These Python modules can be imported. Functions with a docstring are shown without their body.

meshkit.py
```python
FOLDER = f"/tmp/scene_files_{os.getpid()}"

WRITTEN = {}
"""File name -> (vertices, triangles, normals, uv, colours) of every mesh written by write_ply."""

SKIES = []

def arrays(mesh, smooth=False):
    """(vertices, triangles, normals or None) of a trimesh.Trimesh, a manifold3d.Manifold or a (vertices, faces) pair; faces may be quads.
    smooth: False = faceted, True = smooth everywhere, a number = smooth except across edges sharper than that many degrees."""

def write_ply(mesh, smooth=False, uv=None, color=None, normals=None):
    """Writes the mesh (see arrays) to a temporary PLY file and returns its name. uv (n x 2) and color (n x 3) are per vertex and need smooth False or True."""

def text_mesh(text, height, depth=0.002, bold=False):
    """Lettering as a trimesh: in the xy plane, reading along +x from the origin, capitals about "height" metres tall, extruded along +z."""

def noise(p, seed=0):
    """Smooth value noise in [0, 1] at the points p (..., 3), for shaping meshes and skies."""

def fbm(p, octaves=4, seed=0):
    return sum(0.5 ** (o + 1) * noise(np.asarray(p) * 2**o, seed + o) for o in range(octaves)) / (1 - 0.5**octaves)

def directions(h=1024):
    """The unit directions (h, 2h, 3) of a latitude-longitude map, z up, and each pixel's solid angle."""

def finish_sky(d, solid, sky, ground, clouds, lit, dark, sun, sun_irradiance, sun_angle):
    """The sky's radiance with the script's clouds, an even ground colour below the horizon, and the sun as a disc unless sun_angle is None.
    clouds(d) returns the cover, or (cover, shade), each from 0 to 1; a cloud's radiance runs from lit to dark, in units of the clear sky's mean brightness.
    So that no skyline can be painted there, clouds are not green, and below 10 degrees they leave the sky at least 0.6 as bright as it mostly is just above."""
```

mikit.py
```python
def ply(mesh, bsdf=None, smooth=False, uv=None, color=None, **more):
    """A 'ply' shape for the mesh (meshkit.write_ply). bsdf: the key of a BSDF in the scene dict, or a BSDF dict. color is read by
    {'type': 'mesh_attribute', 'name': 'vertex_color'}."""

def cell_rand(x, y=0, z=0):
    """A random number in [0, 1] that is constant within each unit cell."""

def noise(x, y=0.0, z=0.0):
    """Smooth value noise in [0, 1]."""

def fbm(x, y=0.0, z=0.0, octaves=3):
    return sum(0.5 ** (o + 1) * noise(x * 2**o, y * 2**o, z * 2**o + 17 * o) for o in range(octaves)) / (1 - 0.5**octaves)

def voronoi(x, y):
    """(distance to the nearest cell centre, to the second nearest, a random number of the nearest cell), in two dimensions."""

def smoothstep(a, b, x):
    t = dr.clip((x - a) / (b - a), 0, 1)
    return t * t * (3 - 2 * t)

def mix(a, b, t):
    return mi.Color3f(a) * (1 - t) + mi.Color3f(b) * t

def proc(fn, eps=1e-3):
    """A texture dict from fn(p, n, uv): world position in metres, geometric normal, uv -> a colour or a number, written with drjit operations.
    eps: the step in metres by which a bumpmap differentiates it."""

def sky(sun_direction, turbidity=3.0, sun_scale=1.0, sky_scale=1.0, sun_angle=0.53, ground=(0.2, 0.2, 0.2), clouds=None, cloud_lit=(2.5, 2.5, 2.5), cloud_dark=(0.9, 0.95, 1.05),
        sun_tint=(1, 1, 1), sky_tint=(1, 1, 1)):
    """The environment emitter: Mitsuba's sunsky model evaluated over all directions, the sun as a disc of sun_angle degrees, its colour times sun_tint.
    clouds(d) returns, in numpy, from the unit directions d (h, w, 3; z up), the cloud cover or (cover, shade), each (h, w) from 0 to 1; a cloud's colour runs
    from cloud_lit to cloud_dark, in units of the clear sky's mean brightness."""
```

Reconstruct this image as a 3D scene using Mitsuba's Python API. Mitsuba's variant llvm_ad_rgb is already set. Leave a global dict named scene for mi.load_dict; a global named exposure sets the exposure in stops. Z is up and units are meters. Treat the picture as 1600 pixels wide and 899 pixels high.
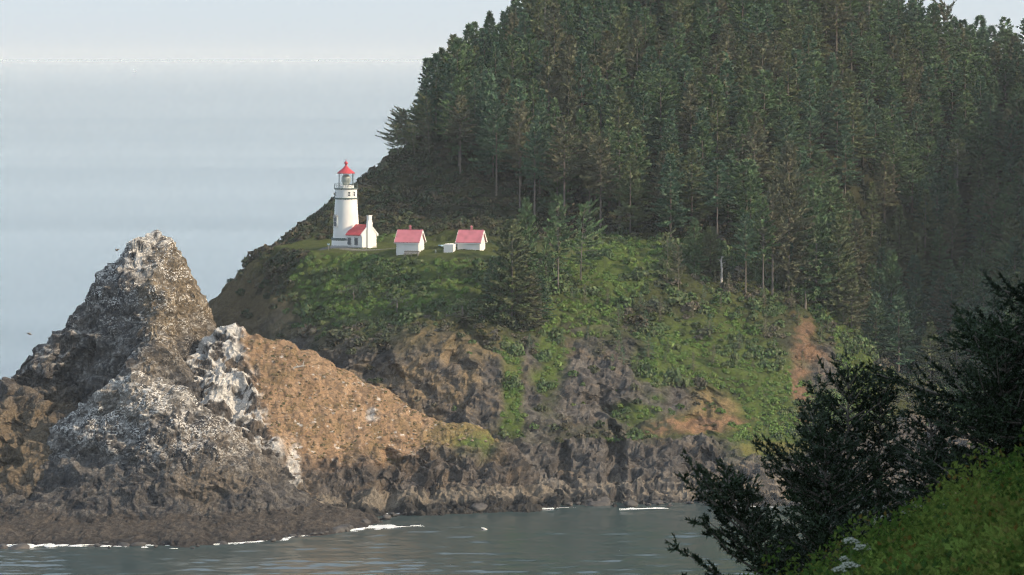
import math
import numpy as np, trimesh, mitsuba as mi, mikit, drjit as dr
from meshkit import noise, fbm
from scipy.interpolate import RBFInterpolator, RegularGridInterpolator
from scipy.ndimage import gaussian_filter, map_coordinates

T = mi.ScalarTransform4f
PI = math.pi
rng = np.random.default_rng(7)
scene, labels = {}, {}

# ------------------------------------------------------------------ camera, sky, haze, exposure
H, FPX = 80.0, 5955.0                          # eye height above the sea; focal length in pixels of a 1600 px wide picture
PITCH = math.atan((449.5 - 88.0) / FPX)
CAM = np.array([0.0, 0.0, H])
FWD = np.array([0, math.cos(PITCH), -math.sin(PITCH)])
UP = np.array([0, math.sin(PITCH), math.cos(PITCH)])
scene['haze_air'] = {'type': 'homogeneous', 'albedo': {'type': 'rgb', 'value': [0.90, 0.95, 1.0]}, 'sigma_t': 6.0e-5}
scene['camera'] = {'type': 'thinlens', 'fov': math.degrees(2 * math.atan(800 / FPX)), 'fov_axis': 'x', 'near_clip': 1.0, 'far_clip': 200000.0,
                   'aperture_radius': 0.007, 'focus_distance': 720.0, 'medium': {'type': 'ref', 'id': 'haze_air'},
                   'to_world': T().look_at(origin=CAM.tolist(), target=(CAM + FWD * 100).tolist(), up=[0, 0, 1])}
SUN = np.array([0.84, -0.24, 0.50])
scene['sky_light'] = mikit.sky(SUN.tolist(), turbidity=5, sun_scale=1.5, sky_scale=1.8, ground=(0.10, 0.12, 0.13), clouds=lambda d: 0.5 + 0 * d[..., 0], cloud_lit=(1.75, 2.02, 2.25), sun_tint=(0.97, 1.0, 1.05))
exposure = 1.5



def at(px, py, Y):
    """The point at depth Y (metres north of the viewpoint) that stands at a place of the photograph."""
    d = FWD + (px - 800) / FPX * np.array([1.0, 0, 0]) + (449.5 - py) / FPX * UP
    return CAM + d * (Y / d[1])


def ats(rows):
    return np.array([at(*r) for r in rows])


# ------------------------------------------------------------------ helpers
def ref(k):
    return {'type': 'ref', 'id': k}


def add(key, mesh, bsdf, smooth=False, **kw):
    n, k = 0, key
    while k in scene:
        n += 1
        k = f'{key}_{n:03d}'
    scene[k] = mikit.ply(mesh, bsdf, smooth, **kw)
    return k


def tag(key, label=None, category=None, group=None, kind=None):
    labels[key] = {a: b for a, b in dict(label=label, category=category, group=group, kind=kind).items() if b}


def smooth01(a, b, x):
    t = np.clip((np.asarray(x, float) - a) / (b - a), 0, 1)
    return t * t * (3 - 2 * t)


def lerp(a, b, t):
    t = np.asarray(t)[..., None]
    return np.asarray(a) * (1 - t) + np.asarray(b) * t


def cat(ms):
    return trimesh.util.concatenate(ms)


def box(cx, cy, cz, sx, sy, sz, rot=0.0, about=(0, 0)):
    m = trimesh.creation.box((sx, sy, sz))
    m.apply_translation((cx, cy, cz))
    if rot:
        m.apply_transform(trimesh.transformations.rotation_matrix(rot, (0, 0, 1), (about[0], about[1], 0)))
    return m


def lathe(profile, n=48, a0=0.0):
    """A surface of revolution about z through [(r, z), ...], closed where r is 0."""
    p = np.array(profile, float)
    ang = a0 + np.arange(n) * 2 * PI / n
    v = np.stack([p[:, None, 0] * np.cos(ang), p[:, None, 0] * np.sin(ang), np.repeat(p[:, 1:2], n, 1)], -1).reshape(-1, 3)
    i, j = np.meshgrid(np.arange(len(p) - 1), np.arange(n), indexing='ij')
    q = np.stack([i * n + j, i * n + (j + 1) % n, (i + 1) * n + (j + 1) % n, (i + 1) * n + j], -1).reshape(-1, 4)
    m = trimesh.Trimesh(v, np.vstack([q[:, [0, 1, 2]], q[:, [0, 2, 3]]]), process=False)
    m.update_faces(m.nondegenerate_faces())
    return m


def tube(points, radii, sides=6):
    p = np.asarray(points, float)
    r = np.broadcast_to(np.asarray(radii, float), (len(p),))
    t = np.gradient(p, axis=0)
    t /= np.linalg.norm(t, axis=1, keepdims=True) + 1e-9
    a = np.cross(t, np.where(np.abs(t[:, 2:]) < 0.9, [0, 0, 1.0], [1.0, 0, 0]))
    a /= np.linalg.norm(a, axis=1, keepdims=True) + 1e-9
    b = np.cross(t, a)
    ang = np.arange(sides) * 2 * PI / sides
    v = p[:, None] + r[:, None, None] * (np.cos(ang)[None, :, None] * a[:, None] + np.sin(ang)[None, :, None] * b[:, None])
    i, j = np.meshgrid(np.arange(len(p) - 1), np.arange(sides), indexing='ij')
    q = np.stack([i * sides + j, i * sides + (j + 1) % sides, (i + 1) * sides + (j + 1) % sides, (i + 1) * sides + j], -1).reshape(-1, 4)
    return trimesh.Trimesh(v.reshape(-1, 3), np.vstack([q[:, [0, 1, 2]], q[:, [0, 2, 3]]]), process=False)


def surface(pts, smoothing=0.0, blur=0.8, cell=1.5, box_=None):
    """A height function z(x, y) through scattered points, as an array lookup."""
    pts = np.asarray(pts, float)
    x0, x1, y0, y1 = box_
    gx, gy = np.arange(x0, x1 + cell, cell), np.arange(y0, y1 + cell, cell)
    G = np.stack(np.meshgrid(gx, gy, indexing='ij'), -1)
    z = RBFInterpolator(pts[:, :2], pts[:, 2], kernel='linear', smoothing=smoothing)(G.reshape(-1, 2)).reshape(len(gx), len(gy))
    z = gaussian_filter(z, blur)
    return lambda x, y: map_coordinates(z, [(np.asarray(x) - x0) / cell, (np.asarray(y) - y0) / cell], order=3, mode='nearest')


def sheet(zf, xs, y0, y1, rows, dy=0.25, far=None):
    """Vertices (columns, rows, 3) of the height function, rows spaced evenly along each column's own slope. far: y beyond which steps count less."""
    yf = np.arange(y0, y1, dy)
    X, Y = np.meshgrid(xs, yf, indexing='ij')
    Z = zf(X, Y)
    step = np.sqrt(dy * dy + np.diff(Z, axis=1) ** 2)
    if far is not None:
        step = step * np.where(yf[1:] > far, 0.3, 1.0)
    s = np.concatenate([np.zeros((len(xs), 1)), np.cumsum(step, 1)], 1)
    s = gaussian_filter(s, (6, 0))                                   # neighbours keep in step
    P = np.empty((len(xs), rows, 3))
    for i in range(len(xs)):
        t = np.linspace(0, s[i, -1], rows)
        P[i, :, 1] = np.interp(t, s[i], yf)
        P[i, :, 0] = xs[i]
    P[..., 2] = zf(P[..., 0], P[..., 1])
    return P


def normals(P):
    n = np.cross(np.gradient(P, axis=0), np.gradient(P, axis=1))
    return n / (np.linalg.norm(n, axis=-1, keepdims=True) + 1e-12)


def grid_faces(a, b):
    i, j = np.meshgrid(np.arange(a - 1), np.arange(b - 1), indexing='ij')
    q = np.stack([i * b + j, (i + 1) * b + j, (i + 1) * b + j + 1, i * b + j + 1], -1).reshape(-1, 4)
    return np.vstack([q[:, [0, 1, 2]], q[:, [0, 2, 3]]])


def ridged(p, octaves=4, seed=0):
    return sum(0.5 ** (o + 1) * (1 - np.abs(2 * noise(np.asarray(p) * 2 ** o, seed + o) - 1)) for o in range(octaves)) / (1 - 0.5 ** octaves)


def rock_relief(P, seed=0, big=5.0, fissure=0.6):
    """Displacement in metres of bare basalt: buttresses, blocks, upright fissures, knobs."""
    a = fbm(P / big, 3, seed) - 0.5
    w = P + 2.2 * (np.stack([noise(P / 3, seed + 30), noise(P / 3, seed + 31), noise(P / 3, seed + 32)], -1) - 0.5)
    rib = ridged(w / np.array([5.5, 7.0, 16.0]), 2, seed + 3) - 0.6
    b = ridged(w / np.array([1.9, 1.9, 3.8]), 3, seed + 5) - 0.6
    c = ridged(P / 1.1, 3, seed + 9) - 0.6
    t = 6.0 * fbm(w / np.array([3.6, 3.6, 2.4]), 3, seed + 14)
    blocks = (np.floor(t) + smooth01(0.42, 0.58, t - np.floor(t))) / 6.0 - 0.5
    return 1.6 * a + fissure * (3.4 * rib + 1.9 * b) + 0.9 * c + 3.0 * blocks


def zone(P, px, py, Y, rx, rz, soft=0.45, seed=0, wob=0.5, cell=4.0):
    """Weight 0..1 of an irregular patch of ground round a place; rx, rz are half sizes in metres across and upwards."""
    c = at(px, py, Y)
    d = np.sqrt(((P[..., 0] - c[0]) / rx) ** 2 + ((P[..., 2] - c[2]) / rz) ** 2)
    near = d < 1 + soft + wob
    d[near] += wob * 2 * (fbm(P[near] / cell, 4, seed + int(px) * 7 + int(py)) - 0.5)
    return 1 - smooth01(1 - soft, 1 + soft, d)


vcol = {'type': 'mesh_attribute', 'name': 'vertex_color'}
scene['ground_mat'] = {'type': 'twosided', 'bsdf': {'type': 'diffuse', 'reflectance': vcol}}


def cracks(strength, far):
    """Thin dark joints and grain of bare rock or soil, as the weight of a darker stone."""
    def fn(p, n, uv):
        wx = p.x + 0.6 * mikit.noise(p.x / 1.1, p.y / 1.1, p.z / 1.1)
        a = dr.abs(mikit.noise(wx / 1.15, p.y / 1.15, p.z / 1.7) - 0.5)
        b = dr.abs(mikit.noise(wx / 0.5 + 31, p.y / 0.5, p.z / 0.6) - 0.5)
        g = mikit.noise(p.x / 0.22, p.y / 0.22, p.z / 0.22 + 9)
        return strength * dr.maximum(dr.maximum(1 - mikit.smoothstep(0.02, 0.075, a), 0.8 - 0.8 * mikit.smoothstep(0.03, 0.11, b)), 0.75 * mikit.smoothstep(far, far + 0.25, g))
    return mikit.proc(fn)


scene['crevice_mat'] = {'type': 'twosided', 'bsdf': {'type': 'diffuse', 'reflectance': {'type': 'rgb', 'value': [0.028, 0.026, 0.026]}}}
scene['plain_ground_mat'] = scene.pop('ground_mat')
scene['ground_mat'] = {'type': 'blendbsdf', 'weight': cracks(0.36, 0.55), 'a': ref('plain_ground_mat'), 'b': ref('crevice_mat')}
scene['rock_mat'] = {'type': 'blendbsdf', 'weight': cracks(0.62, 0.52), 'a': ref('plain_ground_mat'), 'b': ref('crevice_mat')}

def white_specks(z0, z1, thr=0.58):
    def fn(p, n, uv):
        a = mikit.noise(p.x / 0.24, p.y / 0.24, p.z / 0.24 + 3) * 0.7 + 0.3 * mikit.noise(p.x / 0.09, p.y / 0.09, p.z / 0.09)
        b = mikit.noise(p.x / 2.6 + 7, p.y / 2.6, p.z / 2.0) * 0.55 + 0.45 * mikit.noise(p.x / 0.9 + 7, p.y / 0.9, p.z / 0.8)
        return 0.85 * mikit.smoothstep(thr, thr + 0.08, a + 0.35 * (b - 0.5)) * mikit.smoothstep(0.34, 0.56, b) * mikit.smoothstep(z0, z1, p.z)
    return mikit.proc(fn)


scene['guano_mat'] = {'type': 'twosided', 'bsdf': {'type': 'diffuse', 'reflectance': {'type': 'rgb', 'value': [0.62, 0.60, 0.57]}}}
scene['tall_rock_mat'] = {'type': 'blendbsdf', 'weight': white_specks(20, 40, 0.61), 'a': ref('rock_mat'), 'b': ref('guano_mat')}
scene['round_rock_mat'] = {'type': 'blendbsdf', 'weight': white_specks(6, 19), 'a': ref('rock_mat'), 'b': ref('guano_mat')}
scene['soil_mat'] = {'type': 'blendbsdf', 'weight': cracks(0.42, 0.60), 'a': ref('plain_ground_mat'), 'b': ref('crevice_mat')}
scene['leaf_mat'] = {'type': 'twosided', 'bsdf': {'type': 'principled', 'base_color': vcol, 'roughness': 0.6, 'specular': 0.3}}


def plain(key, rgb, rough=0.7, metallic=0.0, amount=0.12, cell=0.5):
    """Painted or weathered surface with a little uneven tone of its own."""
    c = np.array(rgb, float)
    fn = lambda p, n, uv: mi.Color3f(*map(float, c)) * (1 - amount + 2 * amount * mikit.fbm(p.x / cell, p.y / cell, p.z / (cell * 2.5), 3))
    scene[key] = {'type': 'twosided', 'bsdf': {'type': 'principled', 'base_color': mikit.proc(fn), 'roughness': rough, 'metallic': metallic}}


plain('white_paint', (0.74, 0.73, 0.70), 0.55, amount=0.10, cell=0.8)
plain('grey_stone', (0.33, 0.32, 0.30), 0.8, amount=0.2)
plain('dark_trim', (0.10, 0.13, 0.12), 0.5)
plain('red_roof', (0.44, 0.050, 0.062), 0.55, amount=0.28)
plain('pink_roof', (0.50, 0.165, 0.195), 0.6, amount=0.28, cell=.9)
plain('window_dark', (0.08, 0.09, 0.10), 0.2)
plain('pale_blue', (0.35, 0.50, 0.60), 0.5)
plain('weathered_wood', (0.27, 0.24, 0.20), 0.85, amount=0.25)
plain('bleached_wood', (0.52, 0.49, 0.44), 0.8, amount=0.2)
plain('gull_white', (0.78, 0.77, 0.74), 0.8, amount=0.05)
plain('bark', (0.17, 0.145, 0.12), 0.9, amount=0.3, cell=0.4)
plain('pale_bark', (0.42, 0.39, 0.35), 0.9, amount=0.25, cell=0.4)
scene['glass'] = {'type': 'thindielectric', 'int_ior': 1.5}
scene['lens_glass'] = {'type': 'twosided', 'bsdf': {'type': 'principled', 'base_color': {'type': 'rgb', 'value': [0.33, 0.36, 0.33]}, 'roughness': 0.25, 'specular': 0.8}}

# ------------------------------------------------------------------ the headland
L = 41.6                                                               # height of the lighthouse terrace
head = ats([
    # seaward (left) slope and its skyline
    (280, 530, 782), (320, 480, 780), (380, 420, 778), (415, 388, 776), (300, 560, 764), (350, 520, 762), (400, 470, 764), (400, 540, 742), (425, 420, 766), (440, 580, 728),
    # slope below the terrace
    (450, 440, 752), (520, 440, 745), (600, 440, 735), (680, 440, 729), (760, 440, 727),
    (430, 500, 744), (500, 500, 732), (600, 500, 721), (700, 500, 716), (770, 500, 715),
    (480, 545, 723), (560, 540, 714), (640, 526, 710), (720, 532, 706),
    # bare rock below it
    (540, 590, 710), (620, 600, 703), (700, 600, 700), (780, 600, 699), (640, 650, 697), (700, 660, 693), (770, 660, 692), (800, 690, 688),
    # middle: grass top, brush, cliff
    (820, 402, 742), (900, 396, 748), (1000, 398, 752), (1040, 406, 750), (850, 480, 727), (930, 470, 735), (1020, 470, 737),
    (830, 560, 709), (910, 540, 719), (1010, 540, 723), (850, 605, 703), (930, 605, 707), (1030, 595, 711), (830, 655, 695), (930, 648, 703), (1060, 648, 709),
    # bench
    (880, 655, 699), (950, 656, 702), (1050, 656, 705), (1130, 675, 704), (1155, 696, 697),
    (800, 700, 686.5), (880, 688, 694), (980, 692, 696), (1080, 710, 695.5), (1180, 714, 697), (1260, 714, 699), (1330, 716, 700), (880, 735, 687), (980, 742, 687.5), (1080, 744, 688), (1180, 746, 688.5), (1260, 746, 689),
    (810, 765, 681.5), (880, 765, 681.5), (980, 765, 682), (1080, 768, 682), (1180, 768, 682.5), (1260, 768, 683), (1330, 768, 684),
    # right: green slope, orange scar, shelf
    (1120, 440, 748), (1120, 500, 738), (1120, 560, 726), (1150, 610, 718), (1170, 655, 712), (1200, 460, 748), (1220, 520, 740), (1220, 580, 730), (1220, 645, 716),
    (1240, 682, 708), (1180, 690, 703), (1300, 460, 758), (1300, 540, 745), (1300, 600, 735), (1300, 660, 720), (1320, 690, 708), (1400, 690, 715), (1400, 660, 735),
    # the gully and the slopes above it
    (1390, 620, 768), (1385, 530, 796), (1385, 450, 818), (1450, 615, 782), (1490, 525, 815), (1510, 430, 850), (1340, 480, 775),
    # hillside above the terrace
    (460, 362, 800), (520, 324, 810), (560, 288, 820), (620, 244, 835), (700, 190, 850), (760, 150, 868), (820, 115, 885), (700, 310, 798), (640, 330, 795), (620, 300, 812), (700, 250, 822),
    (790, 302, 800), (800, 220, 832), (940, 358, 784), (900, 270, 812), (900, 170, 845), (900, 70, 885), (1000, 382, 768), (1000, 310, 795), (1000, 210, 828), (1000, 110, 862), (1000, 25, 895),
    (1100, 372, 772), (1100, 245, 812), (1100, 105, 855), (1100, 5, 895), (1200, 410, 768), (1200, 245, 815), (1200, 105, 860), (1200, 10, 897), (1300, 410, 778), (1300, 250, 825), (1300, 125, 872), (1300, 35, 905),
    (1400, 315, 832), (1400, 175, 876), (1400, 65, 912), (1500, 330, 858), (1500, 205, 888), (1500, 125, 915), (1600, 330, 862), (1600, 220, 892), (1600, 145, 918),
])
world = np.array([
    # terrace (level), its back edge
    *[(*at(px, 395, Y)[:2], L) for px, Y in ((430, 776), (470, 778), (500, 757), (540, 764), (600, 744), (600, 760), (560, 785), (640, 742), (640, 765), (700, 738), (700, 760), (760, 737), (760, 760), (800, 740), (830, 760))],
    # sea bed in front, to the left and behind
    *[(x, 674, -2.5) for x in range(-80, 200, 20)], *[(x, 655, -6) for x in range(-80, 200, 20)],
    *[(-72, y, -3 + 0.12 * (y - 700)) for y in (700, 720, 740)], (-76, 785, 9), (-88, 790, -4),
    *[tuple(at(px, py, Y)) for px, py, Y in ((300, 560, 800), (340, 510, 815), (380, 470, 830), (420, 440, 845), (470, 410, 860), (520, 370, 872), (580, 320, 885), (640, 270, 895), (700, 215, 905), (760, 175, 915),
                                             (340, 560, 850), (420, 500, 880), (500, 450, 900), (600, 390, 920), (700, 300, 940))],
    (-85, 820, -4), (-80, 860, -4), (-75, 900, -4), (-70, 940, 5), (-60, 980, 15), (-110, 960, -4), (-110, 860, -4),
    # behind the crest the ground falls away
    (0, 950, 78), (30, 950, 88), (60, 950, 86), (90, 955, 76), (120, 960, 70), (0, 990, 60), (60, 1000, 58), (120, 1000, 56), (-30, 990, 35),
    # the next spur, to the right: crest out of view, raised to shade the valley
    (100, 755, 22), (112, 745, 28), (125, 740, 40), (116, 765, 44), (122, 790, 55), (125, 822, 62), (124, 860, 69), (132, 900, 74), (150, 790, 66), (150, 830, 76), (170, 720, 44), (190, 760, 72), (190, 850, 92), (190, 950, 90), (150, 700, 20), (190, 690, 30), (120, 705, 6), (112, 715, 12), (105, 735, 17), 
])
head_z = surface(np.vstack([head, world]), 0.0, 0.9, 1.5, (-130, 200, 645, 1010))
xs = np.concatenate([np.arange(-112, -70, 1.0), np.arange(-70, 112, 0.32), np.arange(112, 190, 1.5)])
P = sheet(head_z, xs, 664, 1000, 620, far=770)
N = normals(P)
N *= np.sign(N[..., 2:3] + 1e-9)
steep = 1 - N[..., 2]
z, y, x = P[..., 2], P[..., 1], P[..., 0]
terr = smooth01(1.2, 0.2, np.abs(z - L)) * smooth01(0.25, 0.08, steep) * (y < 790) * (x < 12)
wob = fbm(P / 6.0, 4, 3) - 0.5
Zn = lambda *a, **k: zone(P, *a, **k)
# where bare rock is: the lower cliff, the bench, outcrops
rock = smooth01(30, 21, z + 14 * wob + 0.03 * x) * smooth01(0.12, 0.3, steep + 0.2 * wob)
rock = np.maximum(rock, Zn(900, 600, 705, 18, 8))
rock = np.maximum(rock, Zn(690, 610, 700, 17, 8))
rock = np.maximum(rock, smooth01(10.5, 8.5, z + 3 * wob))
green = np.maximum.reduce([Zn(1170, 600, 722, 10, 10), Zn(1340, 540, 750, 5, 13), Zn(800, 600, 698, 2.0, 10, wob=.7), Zn(990, 648, 703, 5, 2.0), Zn(1050, 560, 716, 7, 6, wob=.8), Zn(860, 570, 708, 3, 8, wob=.9), Zn(1210, 690, 706, 9, 2.6), 0.5 * Zn(1130, 560, 724, 5, 11, wob=.7)])
rock *= 1 - green
relief = rock_relief(P, 1, 6.0, 0.75)
soft = 2.6 * (fbm(P / 4.5, 4, 11) - 0.5) + 1.0 * (fbm(P / 1.3, 3, 12) - 0.5)
strata = 1.1 * (noise(np.stack([x / 9, y / 9, z / 0.7], -1), 4) - 0.5) * smooth01(14, 10, z)
fade = 1 - terr
# fissures and caves of the bench front, the notch in the cliff over the orange ridge
cut = np.zeros_like(z)
for px, py, Y, rx, rz, dep in ((962, 722, 688, 1.7, 5.0, 0.0), (1105, 752, 684, 4.2, 2.6, 3.0), (1250, 750, 685, 4.0, 2.2, 2.6), (840, 752, 684, 3.0, 1.6, 2.0), (935, 640, 703, 3.0, 2.4, 2.4), (1100, 640, 709, 2.6, 3.0, 2.4), (590, 595, 707, 3.0, 3.6, 3.0),
                            (725, 545, 705, 2.6, 3.4, 3.0), (970, 560, 716, 2.4, 2.0, 1.8), (1280, 560, 738, 3.0, 3.0, 1.5)):
    cut += dep * Zn(px, py, Y, rx, rz, soft=0.6, wob=1.3, cell=3.0)
cut += 6.0 * Zn(962, 722, 688, 1.7, 4.6, soft=.4, wob=.55, cell=2.5) + 3.0 * Zn(880, 735, 684, 1.0, 3.0, soft=.4, wob=.6, cell=2.0)
Pd = P + N * ((rock * relief * np.where(z < 13, 1.25, 0.95) + (1 - rock) * soft + rock * strata) * fade)[..., None]
Pd[..., 1] += cut
Nd = normals(Pd)
Nd *= np.sign(Nd[..., 2:3] + 1e-9)
st2 = 1 - Nd[..., 2]
v1, v2 = fbm(P / 1.2, 3, 21), fbm(P / 3.5, 4, 22)
C = lerp((0.036, 0.044, 0.020), (0.062, 0.070, 0.028), smooth01(.3, .7, v2))                       # brush
grassy = np.maximum.reduce([Zn(590, 440, 733, 17, 7), Zn(960, 415, 748, 10, 5), green, Zn(900, 500, 726, 10, 5) * 0.6])
C = lerp(C, lerp((0.052, 0.082, 0.022), (0.100, 0.134, 0.040), v1), grassy * smooth01(.2, .6, v2))
dry = np.maximum.reduce([Zn(680, 570, 702, 11, 6), Zn(500, 570, 716, 6, 4), Zn(1110, 640, 712, 6, 3),  Zn(360, 500, 770, 10, 10) * 0.7, Zn(440, 500, 745, 4, 4)])
C = lerp(C, lerp((0.17, 0.125, 0.065), (0.24, 0.18, 0.095), v1), dry * smooth01(.25, .6, v2) * (1 - 0.4 * rock))
rockc = lerp((0.050, 0.048, 0.050), (0.145, 0.134, 0.126), smooth01(.25, .75, 0.6 * v1 + 0.4 * v2))
rockc = lerp(rockc, (0.21, 0.155, 0.10), 0.6 * smooth01(.45, .75, fbm(P / 5, 4, 33)) * smooth01(.5, .25, st2))
rockc = lerp(rockc, lerp((0.20, 0.15, 0.09), (0.26, 0.19, 0.11), v1), 0.7 * Zn(690, 590, 700, 14, 8) * smooth01(.4, .65, v2))
C = lerp(C, rockc, rock)
C = lerp(C, lerp((0.060, 0.050, 0.030), (0.115, 0.088, 0.052), v2), 0.9 * Zn(345, 490, 770, 11, 14, wob=.4))
C = lerp(C, lerp((0.15, 0.098, 0.065), (0.27, 0.165, 0.10), v1), Zn(1092, 667, 703, 8.5, 1.25, wob=.7, cell=2.5) * smooth01(.7, .35, st2))       # bare orange soil on the bench
C = lerp(C, lerp((0.12, 0.080, 0.055), (0.23, 0.145, 0.095), v1), np.maximum(Zn(1262, 548, 738, 3.2, 4.4, wob=1.0, cell=2.5), Zn(1250, 610, 728, 1.8, 6, wob=.9, cell=2.5)) * smooth01(.3, .5, v2))
C = lerp(C, (0.15, 0.135, 0.055), Zn(1205, 700, 701, 7, 1.0, wob=.8, cell=2.5) * 0.8)
C = lerp(C, (0.22, 0.19, 0.155), smooth01(3.6, 2.4, z + 1.5 * (v2 - .5)) * smooth01(0.6, 0.3, st2) * 0.8)    # weathered ledge just above the water
C = lerp(C, (0.045, 0.045, 0.046), smooth01(1.3, 0.5, z))                                              # wet
C = lerp(C, lerp((0.060, 0.082, 0.028), (0.105, 0.115, 0.045), v1), terr)                              # mown grass of the terrace
tower_x, tower_y = at(541, 388, 764)[:2]
pathd = np.minimum(np.abs(np.hypot(x - tower_x, y - tower_y) - 4.3) - .2, np.abs((y - tower_y + 7.5) + .55 * (x - tower_x - 2)) + 50 * ((x < tower_x - 1) | (x > tower_x + 16)))
C = lerp(C, lerp((0.16, 0.155, 0.14), (0.24, 0.23, 0.205), v1), terr * smooth01(1.3, .7, pathd + .6 * (v2 - .5)))     # gravel path
floor_shade = smooth01(43, 46, z) * (1 - grassy)
C = lerp(C, lerp((0.022, 0.026, 0.014), (0.058, 0.056, 0.030), smooth01(.35, .8, v2)), floor_shade)  # dark undergrowth, with the shade of the trees painted into the ground colour
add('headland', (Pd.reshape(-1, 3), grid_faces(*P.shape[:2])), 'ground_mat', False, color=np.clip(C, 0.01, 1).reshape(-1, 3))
tag('headland', kind='structure')
HP, HN, HZ = Pd, Nd, dict(rock=rock, green=green, grassy=grassy, terr=terr, dry=dry)


def ground(x, y):
    return float(head_z(np.array([x]), np.array([y]))[0])


# ------------------------------------------------------------------ sea rocks
def sea_rock(name, pts, span, cols, rows, seed, colour, big=5.0, fis=0.7, cuts=(), amp=1.0, mat='rock_mat'):
    zf = surface(pts, 0.0, 0.7, 1.0, (span[0] - 3, span[1] + 3, span[2] - 3, span[3] + 3))
    P = sheet(zf, np.linspace(span[0], span[1], cols), span[2], span[3], rows, dy=0.2)
    N = normals(P)
    N *= np.sign(N[..., 2:3] + 1e-9)
    r = rock_relief(P, seed, big, fis)
    w, extra = colour(P, N, None)
    cut = np.zeros(P.shape[:2])
    for px, py, Y, rx, rz, dep in cuts:
        cut += dep * zone(P, px, py, Y, rx, rz, soft=0.6, wob=1.3, cell=3.0)
    Pd = P + N * (r * w * amp + extra)[..., None]
    Pd[..., 1] += cut
    Nd = normals(Pd)
    Nd *= np.sign(Nd[..., 2:3] + 1e-9)
    C = colour(P, Nd, N)
    add(name, (Pd.reshape(-1, 3), grid_faces(cols, rows)), mat, False, color=np.clip(C, 0.01, 1).reshape(-1, 3))
    return zf, Pd, Nd, w


def specks(P, seed, cell=0.55, thr=0.6):
    return smooth01(thr, thr + 0.12, noise(P / cell, seed) * 0.65 + 0.35 * noise(P / (cell * 3), seed + 1))


GUANO, DARK, MID = (0.64, 0.62, 0.59), (0.052, 0.052, 0.057), (0.128, 0.118, 0.110)


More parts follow.
